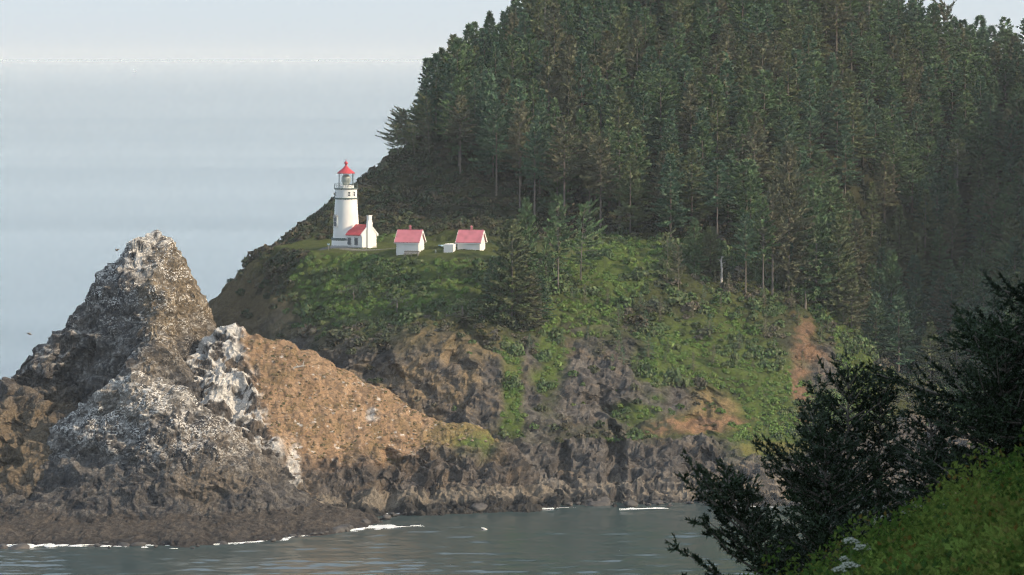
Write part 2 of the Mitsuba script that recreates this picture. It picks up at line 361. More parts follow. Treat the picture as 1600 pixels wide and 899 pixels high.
def colour_a(P, N, N0):
    if N0 is None:
        return np.ones(P.shape[:2]), np.zeros(P.shape[:2])
    v1, v2 = fbm(P / 1.3, 3, 51), fbm(P / 4.5, 4, 52)
    C = lerp(DARK, MID, smooth01(.3, .75, v1))
    tan = zone(P, 275, 460, 690, 6, 10, wob=.6)
    C = lerp(C, lerp((0.105, 0.084, 0.060), (0.205, 0.162, 0.112), smooth01(.25, .7, fbm(P / np.array([1.2, 2.0, 4.0]), 3, 55))), tan)
    C = lerp(C, (0.17, 0.13, 0.085), zone(P, 40, 690, 670, 10, 7) * .8)
    g = 0.5 * specks(P, 60, 0.5, 0.52) * smooth01(.35, .6, v2 + 0.3 * N[..., 2] - 0.12) * smooth01(16, 28, P[..., 2])
    g = np.maximum(g, 0.8 * specks(P, 61, 0.7, .45) * smooth01(36, 43, P[..., 2]))
    C = lerp(C, GUANO, g * (1 - 0.75 * tan))
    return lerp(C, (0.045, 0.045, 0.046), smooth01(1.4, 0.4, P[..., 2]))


pa = list(ats([(235, 366, 700), (215, 370, 700), (256, 372, 702), (180, 424, 697), (130, 484, 693), (75, 538, 690), (25, 592, 686), (-10, 622, 684), (-60, 660, 682), (278, 396, 705), (296, 440, 707), (316, 484, 709), (330, 530, 712),
               (240, 430, 686), (238, 490, 676), (228, 545, 669), (215, 590, 667), (290, 470, 698), (290, 520, 691), (270, 560, 682), (300, 590, 680),
               (190, 450, 692), (195, 520, 685), (150, 530, 689), (140, 600, 685), (90, 590, 686), (60, 640, 680), (130, 650, 680), (20, 640, 678), (35, 610, 676), (30, 660, 670), (0, 700, 662), (60, 720, 657), (-60, 720, 663), (190, 655, 677)]))
pa += [(-105, 655, 2), (-120, 655, -2), (-120, 680, 1), (-95, 645, 1.0), (-80, 650, 4), (-66, 655, 8), (-58, 668, 12), (-52, 690, 10), (-66, 716, 26), (-72, 725, 8), (-52, 715, 10), (-50, 725, -3), (-85, 715, 6), (-100, 705, 2), (-110, 700, -3), (-70, 735, -4), (-90, 728, -4), (-122, 700, -4), (-48, 705, 4), (-44, 690, 4), (-80, 705, 27), (-92, 698, 16)]
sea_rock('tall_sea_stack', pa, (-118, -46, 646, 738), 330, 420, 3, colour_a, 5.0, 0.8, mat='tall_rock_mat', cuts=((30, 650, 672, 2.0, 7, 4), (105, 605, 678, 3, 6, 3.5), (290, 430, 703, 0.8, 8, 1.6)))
tag('tall_sea_stack', 'tall pointed dark sea stack speckled white with bird droppings, farthest left against the open sea', 'sea stack')


def colour_b(P, N, N0):
    if N0 is None:
        return 0.5 + 0.5 * smooth01(1.5, 4, P[..., 2]), np.zeros(P.shape[:2])
    v1, v2 = fbm(P / 1.2, 3, 71), fbm(P / 4.0, 4, 72)
    C = lerp(DARK, MID, smooth01(.3, .75, v1))
    C = lerp(C, (0.17, 0.135, 0.10), 0.6 * zone(P, 340, 720, 648, 9, 7) * smooth01(.3, .6, v2))
    top = zone(P, 215, 610, 656, 9, 5, wob=.3)
    C = lerp(C, lerp((0.15, 0.135, 0.12), (0.24, 0.22, 0.195), v1), top)
    g = 0.5 * specks(P, 80, 0.45, 0.50) * smooth01(.36, .6, v2 + 0.22 * N[..., 2] - 0.06) * smooth01(7, 15, P[..., 2] + 5 * (v2 - .5))
    C = lerp(C, GUANO, g * 0.8)
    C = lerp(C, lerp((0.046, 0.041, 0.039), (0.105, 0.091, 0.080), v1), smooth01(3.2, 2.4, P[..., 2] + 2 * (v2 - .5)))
    return lerp(C, (0.045, 0.042, 0.042), smooth01(0.9, 0.3, P[..., 2] + .5 * (v2 - .5)))


pb = list(ats([(205, 582, 660), (240, 590, 660), (170, 596, 660), (300, 628, 662), (360, 672, 661), (420, 730, 659), (470, 782, 656), (110, 646, 664), (60, 722, 661), (0, 770, 658), (-60, 800, 655),
               (180, 640, 657), (240, 640, 651), (300, 690, 648), (360, 730, 647), (420, 775, 646), (120, 700, 655), (60, 760, 653), (200, 720, 648), (300, 750, 643), (380, 790, 643), (0, 808, 643), (100, 805, 639.5), (200, 808, 639), (300, 812, 639), (400, 812, 641), (470, 806, 646)]))
pb += [(*at(px, py, Y)[:2], zz) for px, py, Y, zz in ((-60, 0, 640, 1.6), (0, 0, 637, 1.7), (100, 0, 635, 1.9), (200, 0, 634, 2.0), (300, 0, 634.5, 1.9), (400, 0, 637, 1.9), (500, 0, 643, 1.8), (560, 0, 655, 1.6), (540, 0, 650, 1.5),
                                                   (-60, 0, 627, 0.9), (0, 0, 624, 0.9), (100, 0, 623, 1.0), (200, 0, 622.5, 1.0), (280, 0, 621, 1.0), (350, 0, 624, 1.0), (420, 0, 629, 1.0), (500, 0, 635.5, 1.0), (560, 0, 644, .9), (580, 0, 651, .7),
                                                   (-60, 0, 618, -2), (0, 0, 617, -2), (100, 0, 616, -2), (200, 0, 616, -2), (280, 0, 615.5, -2), (350, 0, 618, -2), (420, 0, 623, -2), (500, 0, 630, -2), (570, 0, 639, -2), (610, 0, 650, -2), (590, 0, 664, -2))]
pb += [(-66, 670, 17), (-50, 672, 12), (-40, 670, 6), (-75, 668, 12), (-85, 664, 8), (-60, 684, 4), (-75, 684, 2), (-40, 684, 0), (-95, 664, 4), (-90, 684, 1)]
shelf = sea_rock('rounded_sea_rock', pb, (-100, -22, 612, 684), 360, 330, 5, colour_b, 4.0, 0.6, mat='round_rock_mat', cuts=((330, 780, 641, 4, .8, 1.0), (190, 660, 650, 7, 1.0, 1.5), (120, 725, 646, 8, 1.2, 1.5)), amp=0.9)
tag('rounded_sea_rock', 'broad dark rounded rock mound with a flat ledge at the waterline, nearest on the left', 'rock')


def colour_c(P, N, N0):
    low = smooth01(10.5, 5.5, P[..., 2] + 7 * (fbm(P / 4.5, 3, 90) - .5) - 0.05 * (P[..., 0] + 25))
    left = smooth01(-43.5, -46.5, P[..., 0] - 0.45 * (20 - P[..., 2]) + 5 * (fbm(P / 3.5, 4, 91) - .5))
    w = np.maximum(low, left)
    if N0 is None:
        return 0.16 + 0.84 * w, 1.5 * (1 - w) * (fbm(P / np.array([1.6, 3.5, 4.0]), 4, 94) - 0.5)
    v1, v2 = fbm(P / 1.1, 3, 92), fbm(P / 4.0, 4, 93)
    C = lerp((0.205, 0.132, 0.080), (0.35, 0.238, 0.155), smooth01(.25, .75, 0.4 * v1 + 0.3 * v2 + .3 * fbm(P / np.array([1.0, 2.5, 3.5]), 3, 95)))
    C = lerp(C, (0.19, 0.135, 0.075), 0.7 * smooth01(.52, .68, fbm(P / 2.2, 4, 96)))
    C = lerp(C, GUANO, 0.8 * specks(P, 97, 0.5, .70))
    gr = zone(P, 735, 705, 681, 3.5, 2.6, wob=.6)
    C = lerp(C, (0.17, 0.155, 0.05), 0.6 * zone(P, 740, 690, 682, 8, 4))
    C = lerp(C, (0.09, 0.13, 0.035), gr * smooth01(.35, .6, v2))
    R = lerp((0.046, 0.043, 0.043), (0.128, 0.112, 0.102), smooth01(.3, .75, v1))
    R = lerp(R, (0.17, 0.128, 0.09), .5 * smooth01(.5, .7, v2))
    C = lerp(C, R, low)
    g = smooth01(.47, .56, 0.55 * fbm(P / .75, 3, 99) + 0.45 * noise(P / 2.4, 98) + 0.12 * N[..., 2] - .02) * smooth01(7, 12, P[..., 2])
    C = lerp(C, lerp(R, GUANO, .8 * g), left)
    C = lerp(C, GUANO, 0.7 * np.maximum(zone(P, 460, 730, 668, 1.1, 4.5, wob=.4), zone(P, 580, 652, 678, 1.0, 1.2)) * smooth01(.35, .55, v1))
    C = lerp(C, (0.21, 0.18, 0.145), smooth01(2.8, 1.8, P[..., 2] + 1.2 * (v2 - .5)) * .8)
    return lerp(C, (0.045, 0.043, 0.042), smooth01(1.0, 0.4, P[..., 2] + .6 * (v2 - .5)))


pc = list(ats([(330, 532, 690), (360, 524, 690), (405, 526, 690), (450, 537, 691), (490, 550, 691), (540, 581, 691), (600, 606, 690), (650, 640, 688.5), (690, 664, 687), (720, 656, 686), (755, 668, 685.5), (785, 696, 684.5), (810, 740, 683),
               (310, 560, 684), (300, 600, 678), (330, 640, 672), (370, 690, 666), (430, 740, 661), (480, 780, 659), (360, 590, 680), (400, 600, 679), (420, 660, 672), (470, 640, 676), (450, 720, 667), (520, 640, 680), (530, 700, 675), (520, 750, 669),
               (600, 660, 682), (600, 710, 677), (600, 755, 671.5), (660, 690, 682), (660, 740, 675.5), (700, 710, 680), (740, 710, 680), (740, 745, 676.5), (780, 735, 679)]))
pc += [(*at(px, py, Y)[:2], zz) for px, py, Y, zz in ((500, 0, 661, 1.9), (560, 0, 665, 1.9), (620, 0, 668, 1.8), (680, 0, 670, 1.8), (740, 0, 672, 1.8), (800, 0, 675, 1.8), (850, 0, 679, 1.6),
                                                   (500, 0, 656, 0.9), (560, 0, 661, 0.8), (620, 0, 665, .9), (680, 0, 667, 0.8), (740, 0, 669, .9), (800, 0, 671.5, .9), (860, 0, 675, .8),
                                                   (500, 0, 650, -2), (560, 0, 656, -2), (620, 0, 660, -2), (680, 0, 663, -2), (740, 0, 665, -2), (800, 0, 667, -2), (880, 0, 671, -2))]
pc += [(-56, 700, 14), (-48, 702, 20), (-36, 702, 16), (-25, 701, 11), (-12, 698, 5), (0, 693, 2), (-60, 712, 4), (-45, 714, 4), (-30, 712, 3), (-15, 708, 0), (2, 700, 0), (-64, 690, 12), (-70, 680, 8), (-72, 700, 6), (-66, 668, 8), (-56, 660, 3), (-46, 652, 0), (8, 688, 0), (8, 680, 0)]
ridge = sea_rock('orange_rock_ridge', pc, (-70, 8, 650, 714), 360, 330, 8, colour_c, 5.0, 1.25,
         mat='soil_mat', cuts=((607, 735, 674, 1.6, 4, 2.6), (645, 745, 673.5, 1.8, 3, 2.4), (695, 750, 674, 2.0, 2.6, 2.2)))
tag('orange_rock_ridge', 'long sloping rock ridge covered in orange brown soil with a white stained left face', 'rock')

# ------------------------------------------------------------------ the lighthouse
def put(m, x, y, z, rot=0.0):
    m = m.copy()
    m.apply_transform(trimesh.transformations.rotation_matrix(rot, (0, 0, 1)))
    m.apply_translation((x, y, z))
    return m


def hull(points):
    return trimesh.Trimesh(np.array(points, float), process=False).convex_hull


lx, ly = at(541, 388, 764)[:2]
LZ = L - 0.05
lh = 'lighthouse'
tag(lh, 'white round lighthouse with red lantern roof and attached workroom on the grassy cliff terrace', 'lighthouse')


def lpart(name, m, mat, smooth=False, rot=0.0):
    return add(name, put(m, lx, ly, LZ, rot), mat, smooth)


rad = lambda h: 2.82 - 0.062 * h                                        # tower radius at height h
lpart(lh + '__plinth', lathe([(0, -1.0), (3.15, -1.0), (3.15, 0.45), (3.02, 0.62), (0, 0.62)]), 'grey_stone', 30)
lpart(lh + '__tower', lathe([(2.95, 0.60), (2.90, 1.6), (rad(2.0), 1.8), (rad(6), 6), (rad(9.6), 9.6), (rad(9.6) + .02, 9.9)], 64), 'white_paint', True)
lpart(lh + '__stone_belt', lathe([(2.6, 1.62), (3.0, 1.62), (3.03, 1.72), (3.03, 2.02), (2.9, 2.12), (2.6, 2.12)]), 'dark_trim', 30)
lpart(lh + '__cornice', lathe([(2.0, 9.86), (2.40, 9.86), (2.46, 9.96), (2.46, 10.08), (2.34, 10.16), (2.0, 10.16)]), 'dark_trim', 30)
lpart(lh + '__watch_room', lathe([(0, 10.12), (2.20, 10.12), (2.20, 11.72), (2.30, 11.84), (0, 11.84)]), 'white_paint', 30)
lpart(lh + '__gallery', lathe([(0, 11.82), (2.36, 11.82), (2.44, 11.90), (2.44, 12.06), (0, 12.06)]), 'dark_trim', 30)
rail = [lathe([(2.33, h), (2.37, h), (2.37, h + .04), (2.33, h + .04), (2.33, h)]) for h in (12.5, 12.9)]
rail += [box(2.35 * math.cos(a), 2.35 * math.sin(a), 12.5, .04, .04, .9) for a in np.arange(24) * PI / 12]
lpart(lh + '__gallery_railing', cat(rail), 'dark_trim')
lan = lpart(lh + '__lantern', lathe([(0, 12.05), (1.62, 12.05), (1.62, 12.55), (1.50, 12.60), (0, 12.60)], 10), 'white_paint')
for k in range(10):
    a0, a1 = k * PI / 5, (k + 1) * PI / 5
    c0, c1 = np.array([math.cos(a0), math.sin(a0)]) * 1.58, np.array([math.cos(a1), math.sin(a1)]) * 1.58
    v = [(*c0, 12.6), (*c1, 12.6), (*c1, 15.0), (*c0, 15.0)]
    lpart(lh + '__lantern__pane', trimesh.Trimesh(v, [[0, 1, 2], [0, 2, 3]], process=False), 'glass')
    lpart(lh + '__lantern__mullion', box(c0[0], c0[1], 13.8, .07, .07, 2.5), 'dark_trim')
lpart(lh + '__lens', lathe([(0, 12.62), (.55, 12.62), (.62, 13.0), (.88, 13.3), (.92, 13.8), (.86, 14.2), (.6, 14.55), (.25, 14.8), (0, 14.85)]), 'lens_glass', True)
rf = lpart(lh + '__roof', lathe([(0, 14.97), (1.72, 14.97), (1.80, 15.02), (1.78, 15.12), (1.25, 15.55), (.72, 15.98), (.36, 16.35), (.24, 16.6), (0, 16.6)], 40), 'red_roof', 40)
lpart(lh + '__roof__ventilator_ball', lathe([(0, 16.55), (.16, 16.58), (.18, 16.75), (.34, 16.9), (.38, 17.08), (.32, 17.25), (.12, 17.38), (.05, 17.5), (.03, 17.9), (0, 17.9)], 20), 'red_roof', True)


def tower_window(name, ang, z0, w, h, r, hood=True):
    """A sash window set on the round wall at the angle ang: dark pane, pale frame, hooded lintel and sill."""
    c = [box(0, -r(z0 + h / 2) - .03, z0 + h / 2, w + .26, .30, h + .2)]
    k = lpart(name, cat(c), 'white_paint', rot=ang)
    lpart(k + '__pane', box(0, -r(z0 + h / 2) - .17, z0 + h / 2, w, .06, h), 'window_dark', rot=ang)
    lpart(k + '__glazing_bar', box(0, -r(z0 + h / 2) - .2, z0 + h / 2, w, .05, .06), 'white_paint', rot=ang)
    if hood:
        y = -r(z0 + h)
        ped = hull([(sx * (w / 2 + .28), y - d, z0 + h + .1) for sx in (-1, 1) for d in (0, .38)] + [(sx * (w / 2 + .28), y - d, z0 + h + .26) for sx in (-1, 1) for d in (0, .38)] + [(0, y - d, z0 + h + .62) for d in (0, .38)])
        lpart(k + '__hood', ped, 'grey_stone', rot=ang)
        lpart(k + '__sill', box(0, y - .2, z0 - .16, w + .4, .4, .14), 'grey_stone', rot=ang)


tower_window(lh + '__window', math.radians(-52), 4.5, .85, 1.7, rad)
for a in (-62, 18, 48):
    tower_window(lh + '__watch_room__window', math.radians(a), 10.5, .42, .85, lambda h: 2.12, hood=False)

# the workroom: its ridge runs away from the tower towards the right and the viewer
wr = math.radians(-36)                                                  # local x = along the ridge, away from the tower
wl, ww, we, wg = 5.9, 4.6, 2.95, 4.75                                   # length, width, eaves and ridge height
wk = lambda m: put(m, 0, 0, 0, wr)
gab = lambda x0, x1, w, e, g, z=-0.8: hull([(x, s * w / 2, zz) for x in (x0, x1) for s in (-1, 1) for zz in (z, e)] + [(x, 0, g) for x in (x0, x1)])
lpart(lh + '__workroom', wk(gab(0.8, wl, ww, we, wg)), 'white_paint')
lpart(lh + '__workroom__base_course', wk(box(3.4, 0, -0.1, 5.1, ww + .10, 1.1)), 'grey_stone')
rp = math.atan2(wg - we, ww / 2)
for s in (-1, 1):
    n = np.array([0, s * math.sin(rp), math.cos(rp)])
    e0, e1 = np.array([0, s * (ww / 2 + .32), we - .32 * math.tan(rp)]), np.array([0, 0, wg])
    pts = [np.array([x, 0, 0]) + p + n * o for x in (1.9, wl - .06) for p in (e0, e1) for o in (.03, .16)]
    lpart(lh + '__workroom__roof_slope', wk(hull(pts)), 'red_roof')
    g0 = [np.array([x, 0, 0]) + p + n * o for x in (wl - .10, wl + .16) for p in (e0, e1) for o in (.04, .30)]
    lpart(lh + '__workroom__gable_coping', wk(hull(g0)), 'white_paint')
    lpart(lh + '__workroom__kneeler', wk(box(wl + .02, s * (ww / 2 + .16), we - .15, .34, .5, .5)), 'white_paint')
ch = [box(wl + .22, -.25, 2.2, .44, 1.5, 6.0), hull([(wl + d, -.25 + s * b, z) for d in (0, .44) for s, b, z in ((-1, .75, 5.2), (1, .75, 5.2), (-1, .48, 5.9), (1, .48, 5.9))]), box(wl + .2, -.25, 6.2, .52, .96, .8), box(wl + .2, -.25, 6.65, .66, 1.12, .16)]
lpart(lh + '__workroom__chimney', wk(cat(ch)), 'white_paint')
for x in (2.65, 4.4):
    fy = -ww / 2 - .02
    k = lpart(lh + '__workroom__window', wk(box(x, fy, 1.55, .95, .12, 1.55)), 'grey_stone')
    lpart(lh + '__workroom__pane', wk(box(x, fy - .05, 1.55, .72, .08, 1.3)), 'window_dark')
    lpart(lh + '__workroom__sill', wk(box(x, fy - .09, .72, 1.1, .18, .12)), 'white_paint')


# ------------------------------------------------------------------ the oil houses
def oil_house(px, Y, label):
    x, y = at(px, 398, Y)[:2]
    z, rot = L - 0.5, math.radians(-14)
    key = 'oil_house'
    if 'oil_house' in labels:
        key = 'oil_house_001'
    w, d, e, g = 4.5, 4.2, 2.95, 4.9
    pp = lambda n, m, mat: add(key + '__' + n, put(m, x, y, z, rot), mat)
    body = hull([(a, s * d / 2, zz) for a in (-w / 2, w / 2) for s in (-1, 1) for zz in (-.8, e)] + [(a, 0, g) for a in (-w / 2, w / 2)])
    pp('wall', body, 'white_paint')
    rp = math.atan2(g - e, d / 2)
    for s in (-1, 1):
        n = np.array([0, s * math.sin(rp), math.cos(rp)])
        e0, e1 = np.array([0, s * (d / 2 + .38), e - .38 * math.tan(rp)]), np.array([0, 0, g])
        pp('roof_slope', hull([np.array([a, 0, 0]) + p + n * o for a in (-w / 2 - .30, w / 2 + .30) for p in (e0, e1) for o in (.03, .15)]), 'pink_roof')
        for a in (-1, 1):
            pp('bargeboard', hull([np.array([a * (w / 2 + .32) + q, 0, 0]) + p + n * o for q in (-.05, .05) for p in (e0, e1) for o in (-.18, .10)]), 'white_paint')
        pp('fascia', box(0, s * (d / 2 + .36), e - .42, w + .5, .06, .16), 'white_paint')
    pp('ridge_cap', box(0, 0, g + .15, w + .55, .26, .10), 'pink_roof')
    v = cat([box(0, 0, g + .45, .34, .34, .7), hull([(a * .26, b * .26, g + .8) for a in (-1, 1) for b in (-1, 1)] + [(0, 0, g + 1.1)])])
    pp('roof_ventilator', v, 'pink_roof')
    k = pp('door', box(w / 2 + .03, 0, 1.1, .08, 1.1, 2.1), 'white_paint')
    add(k + '__handle', put(box(w / 2 + .11, -.4, 1.05, .08, .06, .16), x, y, z, rot), 'dark_trim')
    tag(key, label, 'shed')
    return key


oil_house(641, 744, 'white gabled shed with pink red roof standing nearest to the lighthouse')
oil_house(736.5, 743, 'white gabled shed with pink red roof right of the small white hut')
hx, hy = at(702.5, 398, 740.5)[:2]
hp = lambda n, m, mat: add('portable_toilet__' + n, put(m, hx, hy, L - .12, math.radians(-14)), mat)
hp('body', box(0, 0, .9, 1.95, 1.6, 2.0), 'white_paint')
hp('roof', cat([box(0, 0, 1.96, 2.06, 1.7, .1), hull([(a * .95, b * .78, 2.0) for a in (-1, 1) for b in (-1, 1)] + [(a * .5, b * .4, 2.16) for a in (-1, 1) for b in (-1, 1)])]), 'white_paint')
hp('door', box(.15, -.82, .9, 1.1, .06, 1.75), 'white_paint')
hp('vent_pipe', put(trimesh.creation.cylinder(.06, .5, sections=12), .75, .5, 2.2), 'dark_trim')
tag('portable_toilet', 'small plain white hut with a nearly flat roof between the two sheds', 'hut')
bx_, by_ = at(713.5, 398, 746)[:2]
add('dark_gap_block__body', put(box(0, 0, .75, .62, .8, 2.0), bx_, by_, L, -.2), 'weathered_wood')  # dark block added where there is only a dark gap
add('dark_gap_block__lid', put(box(0, 0, 1.79, .72, .9, .08), bx_, by_, L, -.2), 'dark_trim')
tag('dark_gap_block', 'narrow dark block standing in for the dark gap between the white hut and the right shed', 'gap_block')
bx_, by_ = at(689, 392, 752)[:2]
add('blue_barrel__body', put(lathe([(0, -.2), (.5, -.2), (.52, .3), (.55, .34), (.52, .38), (.5, 1.1), (0, 1.1)], 20), bx_, by_, L), 'pale_blue', 30)
add('blue_barrel__lid', put(lathe([(0, 1.09), (.54, 1.09), (.54, 1.17), (0, 1.2)], 20), bx_, by_, L), 'pale_blue', 30)
tag('blue_barrel', 'pale blue barrel standing left of the small white hut', 'barrel')
bx_, by_ = at(643, 398, 740.9)[:2]
bn = lambda n, m: add('log_bench__' + n, put(m, bx_, by_, L - .4, math.radians(-14)), 'weathered_wood')
bn('seat', box(0, 0, .48, 3.1, .5, .10))
bn('backrest', box(0, .22, .80, 3.1, .07, .34))
for a in (-1.3, 0, 1.3):
    bn('leg', box(a, .02, .12, .16, .44, .66))
tag('log_bench', 'low weathered wooden bench in front of the shed nearest the lighthouse', 'bench')
bx_, by_ = at(513.5, 388, 757)[:2]
add('marker_post__post', put(box(0, 0, .35, .10, .10, 1.3), bx_, by_, L), 'weathered_wood')
add('marker_post__sign_panel', put(box(0, -.07, 1.05, .42, .05, .34), bx_, by_, L), 'pale_blue')
tag('marker_post', 'thin post with a small pale blue panel left of the lighthouse on the terrace edge', 'sign')
bx_, by_ = at(681, 397, 741)[:2]
add('white_bollard__post', put(lathe([(0, -.3), (.08, -.3), (.08, .75), (.05, .8), (0, .82)], 10), bx_, by_, L), 'white_paint')
tag('white_bollard', 'short white post on the grass between the two sheds', 'post')

# ------------------------------------------------------------------ conifers
def tris_to_mesh(o, d, side, ln, wd):
    """One slender triangle for each origin o, direction d and width direction side."""
    v = np.stack([o - side * wd[:, None] / 2, o + side * wd[:, None] / 2, o + d * ln[:, None]], 1).reshape(-1, 3)
    return v, np.arange(len(v)).reshape(-1, 3)


def unit(v):
    return v / (np.linalg.norm(v, axis=-1, keepdims=True) + 1e-9)


def spruce(seed, h, base, R, branches, tint, leaf=(0.75, 0.36), step=0.5, per=3, flag=0.0, flag_az=PI, ragged=0.3, lean=0.0, shape=0.8, bark=0.16, limbs=True):
    r = np.random.default_rng(seed)
    u = np.sort((np.arange(branches) + r.random(branches)) / branches)
    zb = h * (base + (1 - base) * u)
    az = np.cumsum(r.normal(2.4, 0.5, branches))
    prof = np.where(u < 0.12, 0.55 + 3.7 * u, 1.0) * (1.02 - u) ** shape
    clump = 0.75 + 0.5 * noise(np.stack([np.cos(az) * 1.3 + 5, np.sin(az) * 1.3 + 5, zb / (h * 0.09)], -1), seed)
    ln = R * prof * clump * r.uniform(1 - ragged, 1 + ragged, branches) * (1 + flag * np.cos(az - flag_az))
    keep = ln > 0.12
    zb, az, ln, u = zb[keep], az[keep], ln[keep], u[keep]
    leanv = lambda z: np.stack([lean * (np.maximum(z, 0) / h) ** 1.5 * h, 0 * z, z], -1)
    slope = -0.28 + 0.75 * u + r.normal(0, .08, len(u))
    col = np.array(tint) * r.uniform(0.70, 1.30, (len(u), 1)) * r.uniform(.94, 1.06, (len(u), 3))
    O, D, S, LN, WD, CO, wood = [], [], [], [], [], [], []
    for i in range(len(u)):
        out = np.array([math.cos(az[i]), math.sin(az[i]), 0])
        n = max(2, int(ln[i] / step))
        s = (np.arange(n) + 0.9 + 0.2 * r.random(n)) / n
        s = s * 0.85 + 0.15
        p = leanv(np.full(n, zb[i])) + np.outer(s * ln[i], out)
        p[:, 2] += slope[i] * ln[i] * s + 0.18 * ln[i] * s ** 2
        tang = unit(out + np.array([0, 0, slope[i] + 0.2]))
        sidev = np.array([-out[1], out[0], 0])
        face = out * .85 + np.array([0, 0, .7]) + r.normal(0, .32, 3)
        for k in range(per):
            sg = (-1, 1, 0)[k % 3]
            d = unit(tang * r.uniform(.5, 1.0, (n, 1)) + sidev * (sg * r.uniform(.5, 1.1, (n, 1))) + r.normal(0, .25, (n, 3)) + np.array([0, 0, -0.15 if k < 3 else 0.5]))
            sd = unit(np.cross(d, face + r.normal(0, .16, (n, 3))))
            O.append(p + r.normal(0, .06 * leaf[0], (n, 3))); D.append(d); S.append(sd)
            LN.append(leaf[0] * r.uniform(.6, 1.25, n) * (1.1 - 0.4 * s)); WD.append(leaf[1] * r.uniform(.6, 1.2, n))
            CO.append(np.repeat(col[i:i + 1], n, 0) * r.uniform(.85, 1.15, (n, 1)))
        if limbs and ln[i] > R * 0.3:
            wood.append(tube([leanv(np.array([zb[i]]))[0], p[n // 2], p[-1]], [bark * .22, bark * .14, bark * .05], 3))
    tip = 14
    O.append(leanv(np.linspace(h * .95, h, tip))); D.append(unit(r.normal(0, .6, (tip, 3)) + [0, 0, .8])); S.append(unit(r.normal(0, 1, (tip, 3))))
    LN.append(np.full(tip, leaf[0] * .7)); WD.append(np.full(tip, leaf[1] * .7)); CO.append(np.repeat([np.array(tint)], tip, 0))
    v, f = tris_to_mesh(*map(np.concatenate, (O, D, S, LN, WD)))
    c = np.repeat(np.concatenate(CO), 3, 0)
    tz = np.linspace(-1.5, h * .97, 7)
    trunk = tube(leanv(tz), bark * np.linspace(1.25, .12, 7) * h / 18, 7)
    return cat([trunk] + wood) if wood else trunk, (v, f, np.clip(c, .004, 1))


GREEN, OLIVE, BLUE, BROWN = (0.084, 0.138, 0.060), (0.112, 0.136, 0.062), (0.070, 0.124, 0.070), (0.118, 0.122, 0.070)
kinds = {}


def make_kind(name, trunk_mat='bark', **k):
    t, (v, f, c) = spruce(**k)
    scene[name] = {'type': 'shapegroup', 'trunk': mikit.ply(t, trunk_mat, True), 'crown': mikit.ply((v, f), 'leaf_mat', False, color=c)}
    kinds[name] = k['h']


for i, (tint, base, R, shape) in enumerate([(GREEN, .08, 4.0, .8), (OLIVE, .12, 4.3, .75), (BLUE, .06, 3.8, .85), (GREEN, .15, 4.4, .6), (BLUE, .1, 4.2, .7), (OLIVE, .08, 3.6, .95), (GREEN, .14, 3.8, .8), (BROWN, .12, 4.0, .7), (GREEN, .06, 4.6, .65), (BLUE, .15, 3.7, .85)]):
    make_kind(f'dense_{i}', seed=100 + i, h=20.0, base=base, R=R, branches=100, tint=tint, shape=shape, per=8, step=.6, leaf=(1.05, .52), limbs=False)
for i, (tint, base, R) in enumerate([(GREEN, .40, 3.8), (OLIVE, .46, 3.6), (BROWN, .42, 3.9), (GREEN, .35, 4.0), (BLUE, .44, 3.5)]):
    make_kind(f'bare_{i}', 'pale_bark' if i == 1 else 'bark', seed=130 + i, h=21.0, base=base, R=R, branches=75, tint=tint, shape=.6, per=8, step=.55, ragged=.4, bark=.17, leaf=(1.0, .5))
for i, (tint, base, R, shape) in enumerate([(OLIVE, .04, 4.2, .6), (GREEN, .05, 3.8, .7), (BROWN, .06, 4.0, .6), (BLUE, .04, 3.6, .75)]):
    make_kind(f'full_{i}', seed=190 + i, h=18.0, base=base, R=R, branches=190, tint=tint, shape=shape, per=9, step=.5, leaf=(.8, .42), ragged=.36, limbs=False)
for i, tint in enumerate([GREEN, OLIVE, BROWN]):
    make_kind(f'windswept_{i}', seed=150 + i, h=14.0, base=.25, R=3.8, branches=46, tint=tint, shape=.35, per=6, step=.4, ragged=.5, flag=.55, flag_az=PI, bark=.22, lean=-.06, leaf=(.85, .38))
for i, (tint, R) in enumerate([(GREEN, 1.6), (BROWN, 1.5), (BLUE, 1.8)]):
    make_kind(f'young_{i}', seed=170 + i, h=8.0, base=.08, R=R, branches=80, tint=tint, leaf=(.5, .26), step=.35, per=3, shape=.85, bark=.16)


def plant(key, kind, x, y, h, rot, wide=1.0, sink=0.0, z=None):
    s = h / kinds[kind]
    z = ground(x, y) - sink if z is None else z
    scene[key] = {'type': 'instance', 'to_world': T().translate([x, y, z]).rotate([0, 0, 1], math.degrees(rot)).scale([s * wide, s * wide, s]), 'group': ref(kind)}
    return key


def number(name, n):
    return name if n == 0 else f'{name}_{n:03d}'


def treeline(x):
    return np.interp(x, [-30, -27, -14, -1, 10, 18, 45, 48, 60, 66, 80, 95, 110], [68, 59, 56, 48.5, 45, 43.5, 42.8, 35, 31, 23, 14, 16, 20])


cand = np.stack([rng.uniform(-32, 135, 14000), rng.uniform(735, 950, 14000)], -1)
cz = head_z(cand[:, 0], cand[:, 1])
gx = head_z(cand[:, 0], cand[:, 1] + 1.5) - cz
ok = (cz > treeline(cand[:, 0])) & (gx > -0.35) & ~((cand[:, 0] < 62) & (cand[:, 1] < 768)) & ~((cand[:, 0] > 62) & (cand[:, 1] < 752))
cand, cz = cand[ok], cz[ok]
kept = []
cell = {}
for p, zz in zip(cand, cz):
    k = (int(p[0] // 4.9), int(p[1] // 4.9))
    if all(np.hypot(*(p - q)) > 4.9 for a in (-1, 0, 1) for b in (-1, 0, 1) for q in cell.get((k[0] + a, k[1] + b), [])):
        cell.setdefault(k, []).append(p)
        kept.append((p[0], p[1], zz))
kept = np.array(sorted(kept, key=lambda t: t[1]))
print('forest trees', len(kept))
n_one, n_rest = 0, 0
